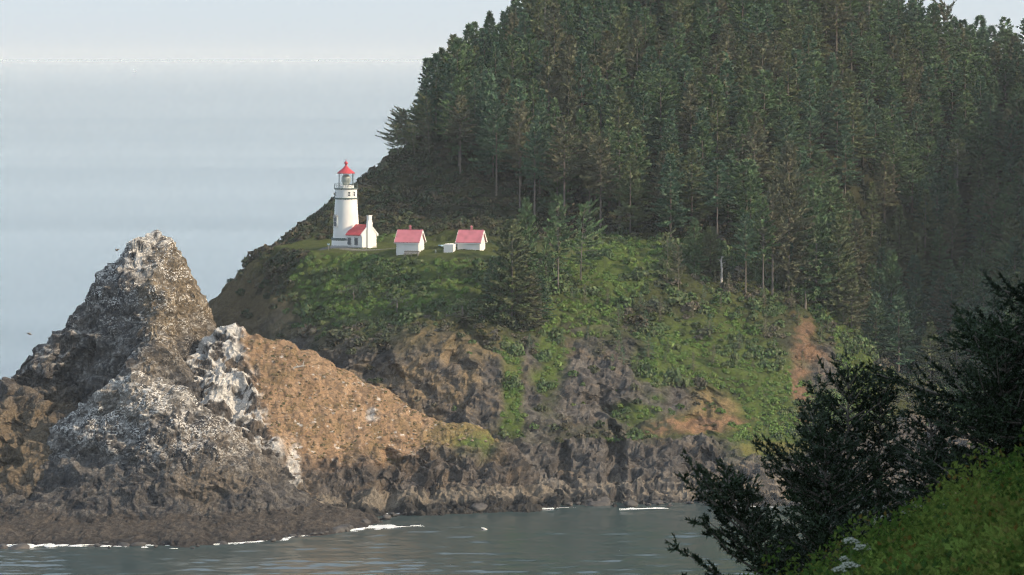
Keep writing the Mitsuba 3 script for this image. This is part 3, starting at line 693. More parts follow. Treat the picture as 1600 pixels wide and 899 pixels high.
for x_, y_, z_ in kept:
    edge = z_ - treeline(x_) < 5 and x_ < 62
    r_ = rng.random()
    if x_ < -12 and edge:
        kind, h = f'windswept_{rng.integers(3)}', rng.uniform(8, 13)
    elif edge and r_ < .5:
        kind, h = f'bare_{rng.integers(5)}', rng.uniform(17, 23)
    elif r_ < .05:
        kind, h = f'bare_{rng.integers(5)}', rng.uniform(19, 24)
    else:
        kind, h = f'dense_{rng.integers(10)}', rng.uniform(15, 22)
    h *= float(np.interp(x_, [-30, -8, 10, 32, 60, 120], [.8, .92, 1.0, .84, .74, .72]))
    wide_ = float(np.interp(x_, [10, 40], [1.0, 1.28]))
    rot = rng.uniform(0, 2 * PI) if 'wind' not in kind else rng.uniform(-.5, .5)
    if n_one < 290:
        key = plant(number('spruce_tree', n_one), kind, x_, y_, h, rot, rng.uniform(.9, 1.15) * wide_, .3)
        n_one += 1
        side = 'left' if x_ < 14 else 'middle' if x_ < 52 else 'right'
        row = 'lower' if z_ - treeline(x_) < 14 else 'upper'
        if 'wind' in kind:
            tag(key, 'windswept spruce on the seaward edge of the hillside forest above the lighthouse', 'tree', 'windswept spruces at the seaward edge of the forest')
        elif edge:
            tag(key, f'spruce with long bare trunk at the bottom edge of the forest, {side} part', 'tree', f'bare trunked spruces along the {side} bottom edge of the forest')
        elif x_ > 66:
            tag(key, f'dark green spruce on the shaded right flank of the hill, {row} part', 'tree', f'spruces on the {row} right flank of the hill')
        else:
            tag(key, f'dark green spruce in the dense hillside forest, {row} {side} part', 'tree', f'spruces of the {row} {side} hillside forest')
    else:
        n_rest += 1
        plant(f'forest__{n_rest:03d}', kind, x_, y_, h, rot, rng.uniform(.9, 1.15) * wide_, .3)
tag('forest', 'dense dark spruce forest covering the upper hill', 'forest', kind='stuff')

# single trees that stand out
def hit(px, py, y0=668.0, y1=930.0):
    """Where the line of sight through a place of the photograph meets the headland."""
    Y = np.arange(y0, y1, 0.25)
    p = np.array([at(px, py, v) for v in (y0, y1)])
    t = ((Y - y0) / (y1 - y0))[:, None]
    p = p[0] * (1 - t) + p[1] * t
    below = np.nonzero(p[:, 2] < head_z(p[:, 0], p[:, 1]))[0]
    return p[below[0]] if len(below) else p[-1]


def lone(name, px, py, kind, h, label, rot=0.0, wide=1.0, cat_='tree', sink=.3):
    n = 0
    while number(name, n) in labels:
        n += 1
    p = hit(px, py)
    tag(plant(number(name, n), kind, p[0], p[1], h, rot, wide, sink), label, cat_)


lone('spruce_tree', 800, 508, 'full_0', 19.5, 'broad grey green spruce on the slope just right of the right shed', 1.0, 1.15)
lone('spruce_tree', 822, 470, 'full_1', 19.5, 'slim pointed spruce behind the broad spruce right of the right shed', 2.0, .8)
lone('spruce_tree', 872, 462, 'bare_3', 19.0, 'spruce with long pale bare trunk on the left side of the sunny grass patch', .5, .9)
lone('spruce_tree', 907, 445, 'windswept_0', 15.5, 'lopsided spruce with branches trailing to the right on the sunny grass patch', PI, .8)
lone('spruce_tree', 783, 500, 'full_1', 12.0, 'shorter dense spruce on the left side of the broad spruce by the right shed', .5, 1.2)
lone('spruce_tree', 828, 515, 'full_2', 11.0, 'brownish lower spruce at the foot of the broad spruce by the right shed', 1.7, 1.3)
lone('spruce_tree', 770, 470, 'full_3', 8.5, 'small spruce just below the right shed', 1.1, 1.3)
lone('spruce_tree', 845, 505, 'full_3', 9.0, 'small dark spruce right of the broad spruce, above the cliff', .2, 1.3)
lone('spruce_tree', 853, 470, 'bare_3', 12.0, 'thin young spruce with bare stem below the broad spruce by the grass patch', 2.5, .7)
lone('spruce_tree', 1042, 440, 'windswept_1', 9.5, 'small ragged spruce at the right end of the sunny grass patch', 2.0, .7)
lone('spruce_tree', 1060, 450, 'windswept_2', 8.5, 'second small ragged spruce at the right end of the grass patch', 1.2, .7)
lone('spruce_tree', 1165, 462, 'bare_4', 16.0, 'spruce with leaning white trunk at the top of the green cliff slope', 1.2, .9)
lone('spruce_tree', 1192, 460, 'bare_0', 19.0, 'spruce with straight brown trunk beside the white trunked one on the cliff top', 3.2, .85)
lone('spruce_tree', 1207, 458, 'bare_2', 21.0, 'brownish spruce right of the white trunked one on the cliff top', 4.2, .9)
lone('spruce_tree', 1232, 455, 'full_2', 29.0, 'tallest spruce on the cliff top above the orange scar, greyish with open crown', 0.4, .8)
lone('spruce_tree', 1275, 470, 'full_1', 20.0, 'bushy spruce right of the tallest cliff top spruce', 0.9, 1.0)
lone('spruce_tree', 1310, 490, 'full_0', 19.0, 'wide spruce at the rim of the shadowed gully above the orange scar', 1.9, 1.0)
lone('spruce_tree', 1340, 470, 'full_2', 17.0, 'olive brown spruce behind the wide one at the rim of the gully', .7, 1.0)
lone('spruce_tree', 1252, 440, 'full_3', 17.0, 'bluish spruce between the tallest cliff top spruce and the bushy one', .3, 1.0)
lone('spruce_tree', 1110, 425, 'full_0', 9.0, 'short round spruce left of the dead snag', .3, 1.3)
lone('spruce_tree', 1085, 420, 'full_1', 10.0, 'short dark spruce right of the two ragged spruces by the grass patch', 1.3, 1.2)
lone('spruce_tree', 1392, 560, 'full_1', 22.0, 'pale green spruce standing in the mouth of the dark gully', 2.2, .9)
lone('spruce_tree', 1420, 590, 'full_3', 18.0, 'spruce beside the round tree at the foot of the dark gully', 2.9, 1.0)
for px, py, h in ((560, 300, 0),):
    pass
# seaward edge: trees and shrubs that lean over the skyline
for px, py, kind, h, rot, text in ((622, 246, 'windswept_1', 8.0, .2, 'low windswept tree farthest left on the seaward edge of the forest'), (640, 226, 'windswept_0', 8.5, -.3, 'second windswept tree from the left on the seaward edge'), (655, 212, 'windswept_2', 7.5, .4, 'third windswept tree from the left on the seaward edge'),
                                (690, 182, 'windswept_0', 12.5, .1, 'open windswept spruce showing sky between its branches on the skyline'), (706, 176, 'windswept_1', 13.5, -.2, 'taller open spruce beside the leaning one on the skyline'), (722, 168, 'windswept_2', 13.5, .3, 'third open spruce in the skyline clump'),
                                (742, 160, 'dense_2', 15, .3, 'dense pointed spruce right of the open skyline clump'), (768, 140, 'dense_0', 17, 1.3, 'dense spruce on the skyline between the open clump and the forest top')):
    lone('spruce_tree', px, py + 6, kind, h, text, rot, .9)
p = at(1484, 165, 930)
tag(plant('spruce_tree_900', 'windswept_2', p[0], p[1], 26.0, .8, .75, 0, p[2] - 2), 'tall bare flat topped spruce rising above the skyline at upper right', 'tree')


# ------------------------------------------------------------------ brush, scrub and the round tree
def shrub(seed, tint, n=130, leaf=0.36, hgt=0.9):
    r = np.random.default_rng(seed)
    d = unit(r.normal(0, 1, (n, 3)))
    d[:, 2] = np.abs(d[:, 2])
    rad = (0.75 + 0.5 * (noise(d * 2.2 + 7, seed) - 0.5) * 2 * .6) * r.uniform(.8, 1.08, n)
    o = d * rad[:, None] * np.array([1, 1, hgt])
    dirv = unit(d * .3 + r.normal(0, .7, (n, 3)) + [0, 0, .15])
    side = unit(np.cross(dirv, d + [0, 0, .3] + r.normal(0, .4, (n, 3))))
    ln, wd = leaf * r.uniform(.6, 1.3, n), leaf * r.uniform(.5, 1.0, n)
    a, b = o - dirv * ln[:, None] * .5, o + dirv * ln[:, None] * .6
    v = np.stack([a, o - side * wd[:, None] / 2, b, o + side * wd[:, None] / 2], 1).reshape(-1, 3)
    k = np.arange(n)[:, None] * 4
    f = np.vstack([k + [0, 1, 2], k + [0, 2, 3]])
    c = np.repeat(np.array(tint) * r.uniform(.65, 1.35, (n, 1)) * r.uniform(.93, 1.07, (n, 3)), 4, 0)
    return v, f, c


brush_kinds = {'bright': [(0.110, 0.185, 0.040), (0.130, 0.188, 0.048), (0.096, 0.165, 0.040)], 'green': [(0.064, 0.110, 0.036), (0.074, 0.114, 0.044), (0.090, 0.118, 0.044)], 'dull': [(0.078, 0.086, 0.046), (0.098, 0.088, 0.060), (0.064, 0.078, 0.044), (0.105, 0.094, 0.072)], 'dark': [(0.038, 0.054, 0.024), (0.050, 0.056, 0.026), (0.060, 0.052, 0.030)]}
for kname, tints in brush_kinds.items():
    for i, t in enumerate(tints):
        v, f, c = shrub(200 + i + 10 * len(kname), t)
        scene[f'brush_{kname}_{i}'] = {'type': 'shapegroup', 'foliage': mikit.ply((v, f), 'leaf_mat', False, color=c)}
flat = HP.reshape(-1, 3)
e1, e2 = np.gradient(HP, axis=0), np.gradient(HP, axis=1)
area = np.linalg.norm(np.cross(e1, e2), axis=-1)
front = ((HP[..., 1] < 795) | ((HP[..., 0] < 15) & (HP[..., 1] < 850))) & (HP[..., 2] > 9) & (HP[..., 0] > -75) & (HP[..., 0] < 118)
w_rock, w_terr, w_dry = HZ['rock'], HZ['terr'], HZ['dry']
path_gap = (HP[..., 2] > L - .8) & (HP[..., 1] < 775) & (HP[..., 0] < 1)
dens = area * front * (1 - 0.93 * smooth01(.15, .6, w_rock)) * (1 - w_terr) * (1 - .75 * w_dry) * ~path_gap
dens = dens * np.where(fbm(HP / 3.2, 3, 77) > .47, 1.0, .30)
orange = np.maximum(zone(HP, 1262, 548, 738, 4, 6), zone(HP, 1085, 672, 702, 9, 3))
dens = dens * (1 - .85 * zone(HP, 345, 490, 770, 11, 14, wob=.4))
dens = (dens * (1 - orange) * (1 + .5 * HZ['grassy'])).ravel()
pick = rng.choice(len(flat), 9000, p=dens / dens.sum())
gsel = np.maximum(HZ['green'], HZ['grassy']).ravel()
tone = fbm(flat[pick] / np.array([9, 9, 6]), 3, 79)
for n, i in enumerate(pick):
    p, tn = flat[i], tone[n]
    if p[0] < -46 + .25 * (p[1] - 740) and p[1] > 735 or p[2] > 43.5:
        fam = 'dark'  # above the terrace the darker tint stands in for forest shade
    elif gsel[i] > .45:
        fam = 'bright' if tn > .44 else 'green'
    else:
        fam = 'green' if tn > .50 else 'dull' if tn > .38 else 'dark'
    k = f"brush_{fam}_{rng.integers(len(brush_kinds[fam]))}"
    s_ = rng.uniform(.5, 1.2) * (0.80 if fam == 'bright' else 1.12)
    if rng.random() < (.02 if fam == 'bright' else .14):
        s_ *= 1.8
    tall = rng.uniform(.7, 1.35)
    scene[f'brush__{n + 1:04d}'] = {'type': 'instance', 'to_world': T().translate([p[0], p[1], p[2] - .25 * s_]).rotate([0, 0, 1], rng.uniform(0, 360)).scale([s_, s_, s_ * tall]), 'group': ref(k)}
tag('brush', 'low leafy shrubs and grass covering the cliff slope below the terrace', 'shrubs', kind='stuff')

# scrubby small conifers scattered over the middle slope
spots = []
while len(spots) < 46:
    px, py = rng.uniform(790, 1330), rng.uniform(440, 585)
    p = hit(px, py)
    if p[2] > 16 and all(np.hypot(*(p - q)[:2]) > 2.4 for q in spots) and not (900 < px < 1030 and py < 455):
        spots.append(p)
for n, p in enumerate(spots):
    key = plant(number('scrubby_conifer', n), f'young_{rng.integers(3)}', p[0], p[1], rng.uniform(2.5, 5.5), rng.uniform(0, 6), rng.uniform(.8, 1.3), .3)
    half = 'left' if p[0] < 14 else 'middle' if p[0] < 36 else 'right'
    tag(key, f'small scrubby conifer among the brush on the {half} part of the slope below the grass', 'tree', f'scrubby conifers on the {half} part of the cliff slope')


def broadleaf(seed, R, tint, n):
    """A round crown of many leaf clumps around several lobes."""
    r = np.random.default_rng(seed)
    lobes = np.stack([r.normal(0, .5, 9), r.normal(0, .4, 9), r.uniform(-.35, .6, 9)], -1)
    V, F, C, k0 = [], [], [], 0
    for l in lobes:
        v, f, c = shrub(seed + int(abs(l[0]) * 1000), np.array(tint) * r.uniform(.85, 1.15), n // 9, .11, .95)
        v = (v * r.uniform(.42, .62) + l) * R
        V.append(v); F.append(f + k0); C.append(c); k0 += len(v)
    return np.vstack(V), np.vstack(F), np.vstack(C)


for name, px, py, R, tint, text in (('broadleaf_tree', 1452, 600, 6.0, (0.085, 0.112, 0.062), 'round grey green broadleaf tree at the foot of the gully on the right'), ('broadleaf_tree_001', 1258, 480, 3.6, (0.070, 0.125, 0.040), 'bright green rounded broadleaf tree above the orange scar'),
                                   ('shrub', 437, 528, 2.4, (0.060, 0.072, 0.045), 'dark round shrub on the skyline just left of the orange ridge crest'), ('shrub_001', 552, 470, 2.2, (0.12, 0.108, 0.085), 'greyish bush in the green slope below the lighthouse'), ('shrub_002', 620, 485, 2.6, (0.13, 0.12, 0.095), 'pale grey brown bush in the green slope below the left shed'), ('shrub_003', 722, 500, 3.0, (0.075, 0.105, 0.046), 'large green bush on the cliff edge below the right shed')):
    p = hit(px, py)
    v, f, c = broadleaf(300 + px, R, tint, 1400 if R > 4 else 700)
    scene[name + '__crown'] = mikit.ply((v + p + [0, 0, R * .55], f), 'leaf_mat', False, color=c)
    scene[name + '__trunk'] = mikit.ply(tube([p + [0, 0, -.5], p + [.1, 0, R * .4], p + [0, 0, R * .9]], [.09 * R, .06 * R, .02 * R], 6), 'bark', True)
    tag(name, text, 'tree' if 'tree' in name else 'shrub')

# a dead snag
p = hit(1127, 440)
scene['dead_snag__trunk'] = mikit.ply(tube([p + [0, 0, -.4], p + [.1, 0, 2.4], p + [-.05, 0, 4.0], p + [.15, 0, 5.0]], [.26, .20, .17, .07], 7), 'pale_bark', True)
for q_ in ((.9, 3.4, .5), (-.8, 4.0, .4), (.6, 4.5, .5)):
    add('dead_snag__branch_stub', tube([p + [0, 0, q_[1]], p + [q_[0], 0, q_[1] + q_[2]]], [.09, .03], 5), 'pale_bark', True)
tag('dead_snag', 'short dead tree snag with broken top left of the white trunked spruce', 'tree')

# driftwood on the orange slope
p = at(468, 572, 682)
for a, b, r0 in (((-1.0, 0, -.35), (1.0, -.2, .05), .16), ((.55, -.1, -.05), (.85, -.2, .95), .11), ((-.2, 0, -.2), (-.6, -.3, .3), .07)):
    add('driftwood__branch', tube([p + a, (p + a + p + b) / 2 + [0, 0, .06], p + b], [r0, r0 * .85, r0 * .4], 6), 'bleached_wood', True)
tag('driftwood', 'bleached forked driftwood lying on the orange soil of the rock ridge', 'driftwood')

# dry tufts and stones on the orange slope
for i, t in enumerate([(0.20, 0.15, 0.075), (0.13, 0.105, 0.05), (0.085, 0.085, 0.035)]):
    v, f, c = shrub(260 + i, t, n=46, leaf=.5, hgt=.8)
    scene[f'tuft_shape_{i}'] = {'type': 'shapegroup', 'blades': mikit.ply((v, f), 'leaf_mat', False, color=c)}
plain('tan_rock', (0.24, 0.18, 0.125), .9, amount=.35, cell=.4)
_, RP, RN, RW = ridge
rsel = np.nonzero((RW.ravel() < .4) & (RP[..., 2].ravel() > 7) & (RP[..., 1].ravel() < 691))[0]
for n, i in enumerate(rng.choice(rsel, 620)):
    p = RP.reshape(-1, 3)[i]
    s_ = rng.uniform(.14, .42) * (1.7 if rng.random() < .06 else 1)
    scene[f'dry_tufts__{n + 1:03d}'] = {'type': 'instance', 'to_world': T().translate([p[0], p[1], p[2] - .1 * s_]).rotate([0, 0, 1], rng.uniform(0, 360)).scale([s_, s_, s_ * .8]), 'group': ref(f'tuft_shape_{rng.choice(3, p=[.45, .35, .2])}')}
tag('dry_tufts', 'small dry grass tufts on the orange soil of the rock ridge', 'grass', kind='stuff')


# loose rocks along the water
def boulder(seed):
    m = trimesh.creation.icosphere(subdivisions=2)
    v = m.vertices * (0.75 + 0.6 * (fbm(m.vertices * 1.3 + seed, 3, seed)[:, None])) * [1, .85, .62]
    return trimesh.Trimesh(v, m.faces, process=False)


plain('wet_rock', (0.060, 0.055, 0.053), .7, amount=.35, cell=.5)
for i in range(5):
    scene[f'boulder_shape_{i}'] = {'type': 'shapegroup', 'rock': mikit.ply(boulder(i + 3), 'wet_rock', False)}
n = 0
for px0, px1, Y0, Y1, cnt in ((820, 1330, 674, 681, 110), (600, 830, 664, 675, 60), (420, 620, 640, 664, 60), (-20, 430, 616, 628, 26)):
    for _ in range(cnt):
        t = rng.random()
        px = px0 + t * (px1 - px0)
        lo = np.interp(px, [-20, 280, 430, 560, 620, 830, 1330], [617, 616, 624, 641, 660, 672, 675]) if px < 830 else 675
        Yb = lo + rng.uniform(-.5, 5)
        x_ = (px - 800) / FPX * Yb
        s_ = rng.uniform(.15, .5) * (3.2 if rng.random() < .12 else 1)
        n += 1
        scene[f'shore_rocks__{n:03d}'] = {'type': 'instance', 'to_world': T().translate([x_, Yb, rng.uniform(-.2, .5)]).rotate([0, 0, 1], rng.uniform(0, 360)).scale([s_ * 1.4, s_, s_]), 'group': ref(f'boulder_shape_{rng.integers(5)}')}
for i in range(3):
    scene[f'stone_shape_{i}'] = {'type': 'shapegroup', 'rock': mikit.ply(boulder(i + 13), 'tan_rock', False)}
for n, i in enumerate(rng.choice(rsel, 230)):
    p = RP.reshape(-1, 3)[i]
    s_ = rng.uniform(.10, .34)
    scene[f'slope_stones__{n + 1:03d}'] = {'type': 'instance', 'to_world': T().translate(p.tolist()).rotate([0, 0, 1], rng.uniform(0, 360)).scale([s_ * 1.3, s_, s_]), 'group': ref(f'stone_shape_{rng.integers(3)}')}
tag('slope_stones', 'loose stones on the orange soil of the rock ridge', 'stones', kind='stuff')
tag('shore_rocks', 'loose dark rocks along the waterline', 'rocks', kind='stuff')

# ------------------------------------------------------------------ the sea
ys = np.concatenate([np.linspace(300, 560, 60, endpoint=False), np.arange(560, 720, 0.5), np.arange(720, 760, 1.0), np.geomspace(760, 70000, 120)])
xp = np.concatenate([np.arange(0, 112, 0.85), np.geomspace(112, 70000, 70)])
sx = np.concatenate([-xp[:0:-1], xp])
S = np.stack(np.meshgrid(sx, ys, indexing='ij'), -1)
fine = smooth01(200, 120, np.abs(S[..., 0])) * smooth01(780, 740, S[..., 1]) * smooth01(500, 560, S[..., 1])
q = np.stack([S[..., 0] / 5.5, S[..., 1] / 2.4, S[..., 0] * 0], -1)
wave = 0.17 * (fbm(np.stack([S[..., 0] / 2.4, S[..., 1] / 1.1, S[..., 0] * 0], -1), 2, 47) - 0.5) + 0.34 * (fbm(q, 3, 40) - 0.5) + 0.30 * (noise(np.stack([S[..., 0] / 40, S[..., 1] / 9, S[..., 0] * 0], -1), 44) - .5)
V = np.concatenate([S, (wave * fine)[..., None]], -1)


def sea_rough(p, n, uv):
    s = mikit.fbm(p.x / 1400, p.y / 90, 0.3, 3) * 0.45 + 0.55 * mikit.fbm(p.x / 5000, p.y / 520, 1.7, 3)
    return 0.105 + 0.06 * mikit.smoothstep(0.3, 0.7, s)


scene['sea_mat'] = {'type': 'principled', 'base_color': {'type': 'rgb', 'value': [0.030, 0.048, 0.050]}, 'roughness': mikit.proc(sea_rough), 'specular': 0.45}
scene['sea'] = mikit.ply((V.reshape(-1, 3), grid_faces(*S.shape[:2])), 'sea_mat', True)
tag('sea', kind='structure')

# ------------------------------------------------------------------ haze
scene['clear_air'] = {'type': 'null'}
HT = 135.0
scene['haze'] = {'type': 'cube', 'to_world': T().translate([0, 35000, (HT - 8) / 2]).scale([70100, 35200, (HT + 8) / 2]), 'bsdf': ref('clear_air'), 'interior': ref('haze_air')}
tag('haze', 'thin pale sea haze over the water', 'haze', kind='stuff')

# ------------------------------------------------------------------ surf
foam_lines = [([(8, 855), (45, 858), (90, 851), (140, 846)], 3.0), ([(132, 853), (200, 851), (240, 851), (290, 858)], 2.6), ([(330, 855), (400, 850), (450, 843), (482, 840)], 2.0), ([(548, 830), (600, 826), (668, 826)], 3.2), ([(535, 809), (560, 806), (588, 805)], 2.2),
              ([(600, 803), (650, 800), (720, 798)], 1.2), ([(965, 799), (1040, 797)], .7), ([(1115, 797), (1160, 795), (1215, 796)], 1.0), ([(840, 798), (900, 797)], .8)]
scene['foam_mat'] = {'type': 'twosided', 'bsdf': {'type': 'diffuse', 'reflectance': {'type': 'rgb', 'value': [0.66, 0.68, 0.68]}}}
fr = np.random.default_rng(31)
blob = trimesh.creation.icosphere(subdivisions=1)
blob = trimesh.intersections.slice_mesh_plane(blob, (0, 0, 1), (0, 0, -.1))


def waterline(x_):
    Y_ = np.arange(608, 690, .25)
    zz = np.maximum.reduce([head_z(np.full_like(Y_, x_), Y_)] + [np.where((x_ > b0) & (x_ < b1) & (Y_ > c0) & (Y_ < c1), q_[0](np.full_like(Y_, x_), Y_), -9) for q_, b0, b1, c0, c1 in ((shelf, -100, -22, 612, 684), (ridge, -70, 8, 650, 714))])
    on = np.nonzero(zz > .25)[0]
    return Y_[on[0]] if len(on) else 700.0


wx_ = np.arange(-95, 62, .5)
wy_ = np.array([waterline(v) for v in wx_])
FV, FF, k0 = [], [], 0
for line, wid in foam_lines:
    w_ = np.array([at(px, py, H * FPX / (py - 88)) for px, py in line])
    tk = np.linspace(0, 1, len(w_))
    cnt = int(60 * np.ptp(w_[:, 0]) * (.4 + .3 * wid) * .5)
    for _ in range(cnt):
        t_ = fr.random()
        dn = float(noise(np.array([t_ * 26 + len(line) * 7 + wid, 0, 0]), 5))
        if fr.random() > np.clip(dn * 2.0 - .25, .25, 1) * min(1, 5 * min(t_, 1 - t_)):
            continue
        c_ = np.array([np.interp(t_, tk, w_[:, 0]), np.interp(t_, tk, w_[:, 1]) + wid * fr.normal(0, .42) * dn + .8 * (dn - .5), 0.0])
        c_[1] = min(c_[1], np.interp(c_[0], wx_, wy_) - abs(fr.normal(0, .35 * wid)) * (.3 + dn))
        sz = fr.uniform(.06, .26) * (.5 + dn) * np.array([2.6, 1.6, .2 + .45 * fr.random()])
        FV.append(blob.vertices * sz + c_); FF.append(blob.faces + k0); k0 += len(blob.vertices)
for n_, (line, wid) in enumerate(foam_lines):
    w_ = np.array([at(px, py, H * FPX / (py - 88)) for px, py in line])
    tt, tk, acr = np.linspace(0, 1, 260), np.linspace(0, 1, len(w_)), np.linspace(-1, 1, 5)
    X_ = np.interp(tt, tk, w_[:, 0])
    nz = fbm(np.stack([X_ / 1.8, 0 * X_ + n_, 0 * X_], -1), 3, 15)
    Y_ = np.minimum(np.interp(tt, tk, w_[:, 1]), np.interp(X_, wx_, wy_) - .35) - .9 * (fbm(np.stack([X_ / 3.0, 0 * X_ + n_, 0 * X_], -1), 3, 16)) * (.3 + .3 * wid)
    half = np.maximum(0, nz - .30) * wid * 1.0 * np.minimum(1, 5 * np.minimum(tt, 1 - tt))
    g = np.stack([np.repeat(X_[:, None], 5, 1), Y_[:, None] + half[:, None] * acr * (.6 + .8 * noise(np.stack(np.meshgrid(X_ / .5, acr * 3, [float(n_)], indexing='ij'), -1)[..., 0, :], 17)), 0 * X_[:, None] + np.where(half[:, None] > .02, .02 + .17 * (1 - acr ** 2), -.4)], -1)
    FV.append(g.reshape(-1, 3)); FF.append(grid_faces(260, 5) + k0); k0 += 260 * 5
scene['foam'] = mikit.ply((np.vstack(FV), np.vstack(FF)), 'foam_mat', True)
tag('foam', 'white broken surf along the foot of the rocks', 'foam', kind='stuff')


# ------------------------------------------------------------------ birds and the boat
def gull(span=0.0):
    """Body, head, bill and tail as one skin; wings folded along the back, or spread to the given half span."""
    body = lathe([(0, -.30), (.05, -.26), (.10, -.12), (.115, .02), (.09, .14), (.055, .20), (.07, .26), (.06, .32), (.02, .36), (.012, .42), (0, .43)], 10)
    body.apply_transform(trimesh.transformations.rotation_matrix(PI / 2 - .35, (0, 1, 0)))
    parts = [body]
    for s in (-1, 1):
        if span:
            parts.append(hull([(.12, s * .05, .03), (-.08, s * .05, .03), (.10, s * span * .5, .16), (-.06, s * span * .5, .15), (-.08, s * span, .06), (.12, s * .05, .06), (.08, s * span * .5, .18)]))
        else:
            parts.append(hull([(.12, s * .06, .06), (.1, s * .12, 0), (-.34, s * .03, -.06), (-.30, s * .06, -.02), (-.05, s * .11, .06)]))
    return cat(parts)


for n, (px, py, Y, sp, mat, scale, text) in enumerate([(893, 652, None, 0, 'gull_white', 2.0, 'white gull sitting on the cliff foot above the rocky bench'), (929, 686, None, 0, 'gull_white', 1.9, 'left one of two white gulls on the grey bench rock'), (935, 686, None, 0, 'gull_white', 1.7, 'right one of two white gulls on the grey bench rock'),
                                                     (757, 831, 640.5, 0, 'gull_white', 1.6, 'gull floating on the bay water in front of the orange ridge'), (183, 391, 690, .62, 'bark', 1.4, 'dark seabird flying left of the tall sea stack summit'), (46, 522, 680, .62, 'bark', 1.4, 'dark seabird flying low at the far left beside the sea stack')]):
    p = hit(px, py) if Y is None else at(px, py, Y)
    m = gull(sp)
    m.apply_scale(scale)
    scene[number('seabird', n)] = mikit.ply(put(m, p[0], p[1], max(p[2], .05) + (.12 * scale if not sp else 0), PI if n % 2 else .6), mat, 40)
    tag(number('seabird', n), text, 'bird')
p = at(210, 112, H * FPX / 24.0)
bt = lambda n, m: add('fishing_boat__' + n, put(m, p[0], p[1], 0), 'gull_white')
bt('hull', hull([(x_, s * w_, z_) for s in (-1, 1) for x_, w_, z_ in ((-8, 2.2, 2.4), (-8, 1.8, -.5), (5, 2.4, 2.8), (4, 1.4, -.5), (10, .1, 3.8), (8, .1, -.3))]))
bt('cabin', box(1.5, 0, 4.2, 5, 3.4, 3.2))
bt('mast', box(-1, 0, 7.5, .25, .25, 5))
tag('fishing_boat', 'tiny white boat far out near the horizon', 'boat')

# ------------------------------------------------------------------ the near slope on the right, in the shade of the hillside
def near_z(x, y):
    x, y = np.asarray(x, float), np.asarray(y, float)
    z = 74.58 + .5 * (x - 2) - .13 * (y - 30) - .10 * np.maximum(y - 33, 0) - .016 * np.maximum(y - 60, 0) ** 2
    z = z + .62 * np.maximum(x - 8, 0) - .55 * np.maximum(1.0 - x, 0) - .4 * np.maximum(-3.0 - x, 0)  # unseen rise to the right, steepened to keep the near slope in shade
    return z + .5 * (fbm(np.stack([x / 3, y / 3, 0 * x], -1), 3, 61) - .5)


nx_, ny_ = np.concatenate([np.arange(-40, -4, 2.0), np.arange(-4, 12, .35), np.arange(12, 80, 1.5)]), np.concatenate([np.arange(-30, 16, 2.0), np.arange(16, 60, .5), np.arange(60, 190, 3.0)])
NX, NY = np.meshgrid(nx_, ny_, indexing='ij')
NZ = np.maximum(near_z(NX, NY), -6)
NPt = np.stack([NX, NY, NZ], -1)
NC = lerp((0.030, 0.028, 0.016), (0.060, 0.058, 0.028), fbm(NPt / 1.2, 3, 62))
add('near_hillside', (NPt.reshape(-1, 3), grid_faces(len(nx_), len(ny_))), 'ground_mat', True, color=NC.reshape(-1, 3))
tag('near_hillside', kind='structure')


def leaves(o, d, side, ln, wd, fold, c):
    """Folded leaves: four points and a raised midrib, two faces each."""
    up = unit(np.cross(d, side))
    tip, mid = o + d * ln[:, None], o + d * ln[:, None] * .45
    v = np.stack([o, mid - side * wd[:, None] / 2 + up * (fold * wd)[:, None], tip, mid + side * wd[:, None] / 2 + up * (fold * wd)[:, None]], 1).reshape(-1, 3)
    k = np.arange(len(o))[:, None] * 4
    return v, np.vstack([k + [0, 1, 2], k + [0, 2, 3]]), np.repeat(c, 4, 0)


r = np.random.default_rng(99)
scene['near_leaf_mat'] = {'type': 'principledthin', 'base_color': vcol, 'roughness': 0.5, 'diff_trans': 0.8, 'spec_trans': 0.0}
nl = 60000
bx, by = r.uniform(1.2, 6.6, nl), 21 + 17 * r.random(nl) ** .9
top = .15 + 1.35 * fbm(np.stack([bx / .8, by / 1.0, 0 * bx], -1), 3, 63) + .22 * noise(np.stack([bx / .22, by / .22, 0 * bx], -1), 64)
dep = r.random(nl) ** 1.5 * .5
o = np.stack([bx, by, near_z(bx, by) + top - dep], -1) + r.normal(0, .03, (nl, 3))
d = unit(r.normal(0, .8, (nl, 3)) + [-.3, -.5, .35])
side = unit(np.cross(d, r.normal(0, .5, (nl, 3)) + [0, 0, 1]))
hue = fbm(np.stack([bx / .5, by / .6, 0 * bx], -1), 3, 65)
c = lerp((0.055, 0.105, 0.022), (0.165, 0.215, 0.050), smooth01(.3, .7, hue)) * r.uniform(.7, 1.3, (nl, 1))
c = np.where((r.random(nl) < .05)[:, None], [0.16, 0.11, 0.03], c)
v, f, c = leaves(o, d, side, r.uniform(.035, .08, nl), r.uniform(.020, .042, nl), .25, c)
UV, UF, UC, k0 = [v], [f], [c], len(v)
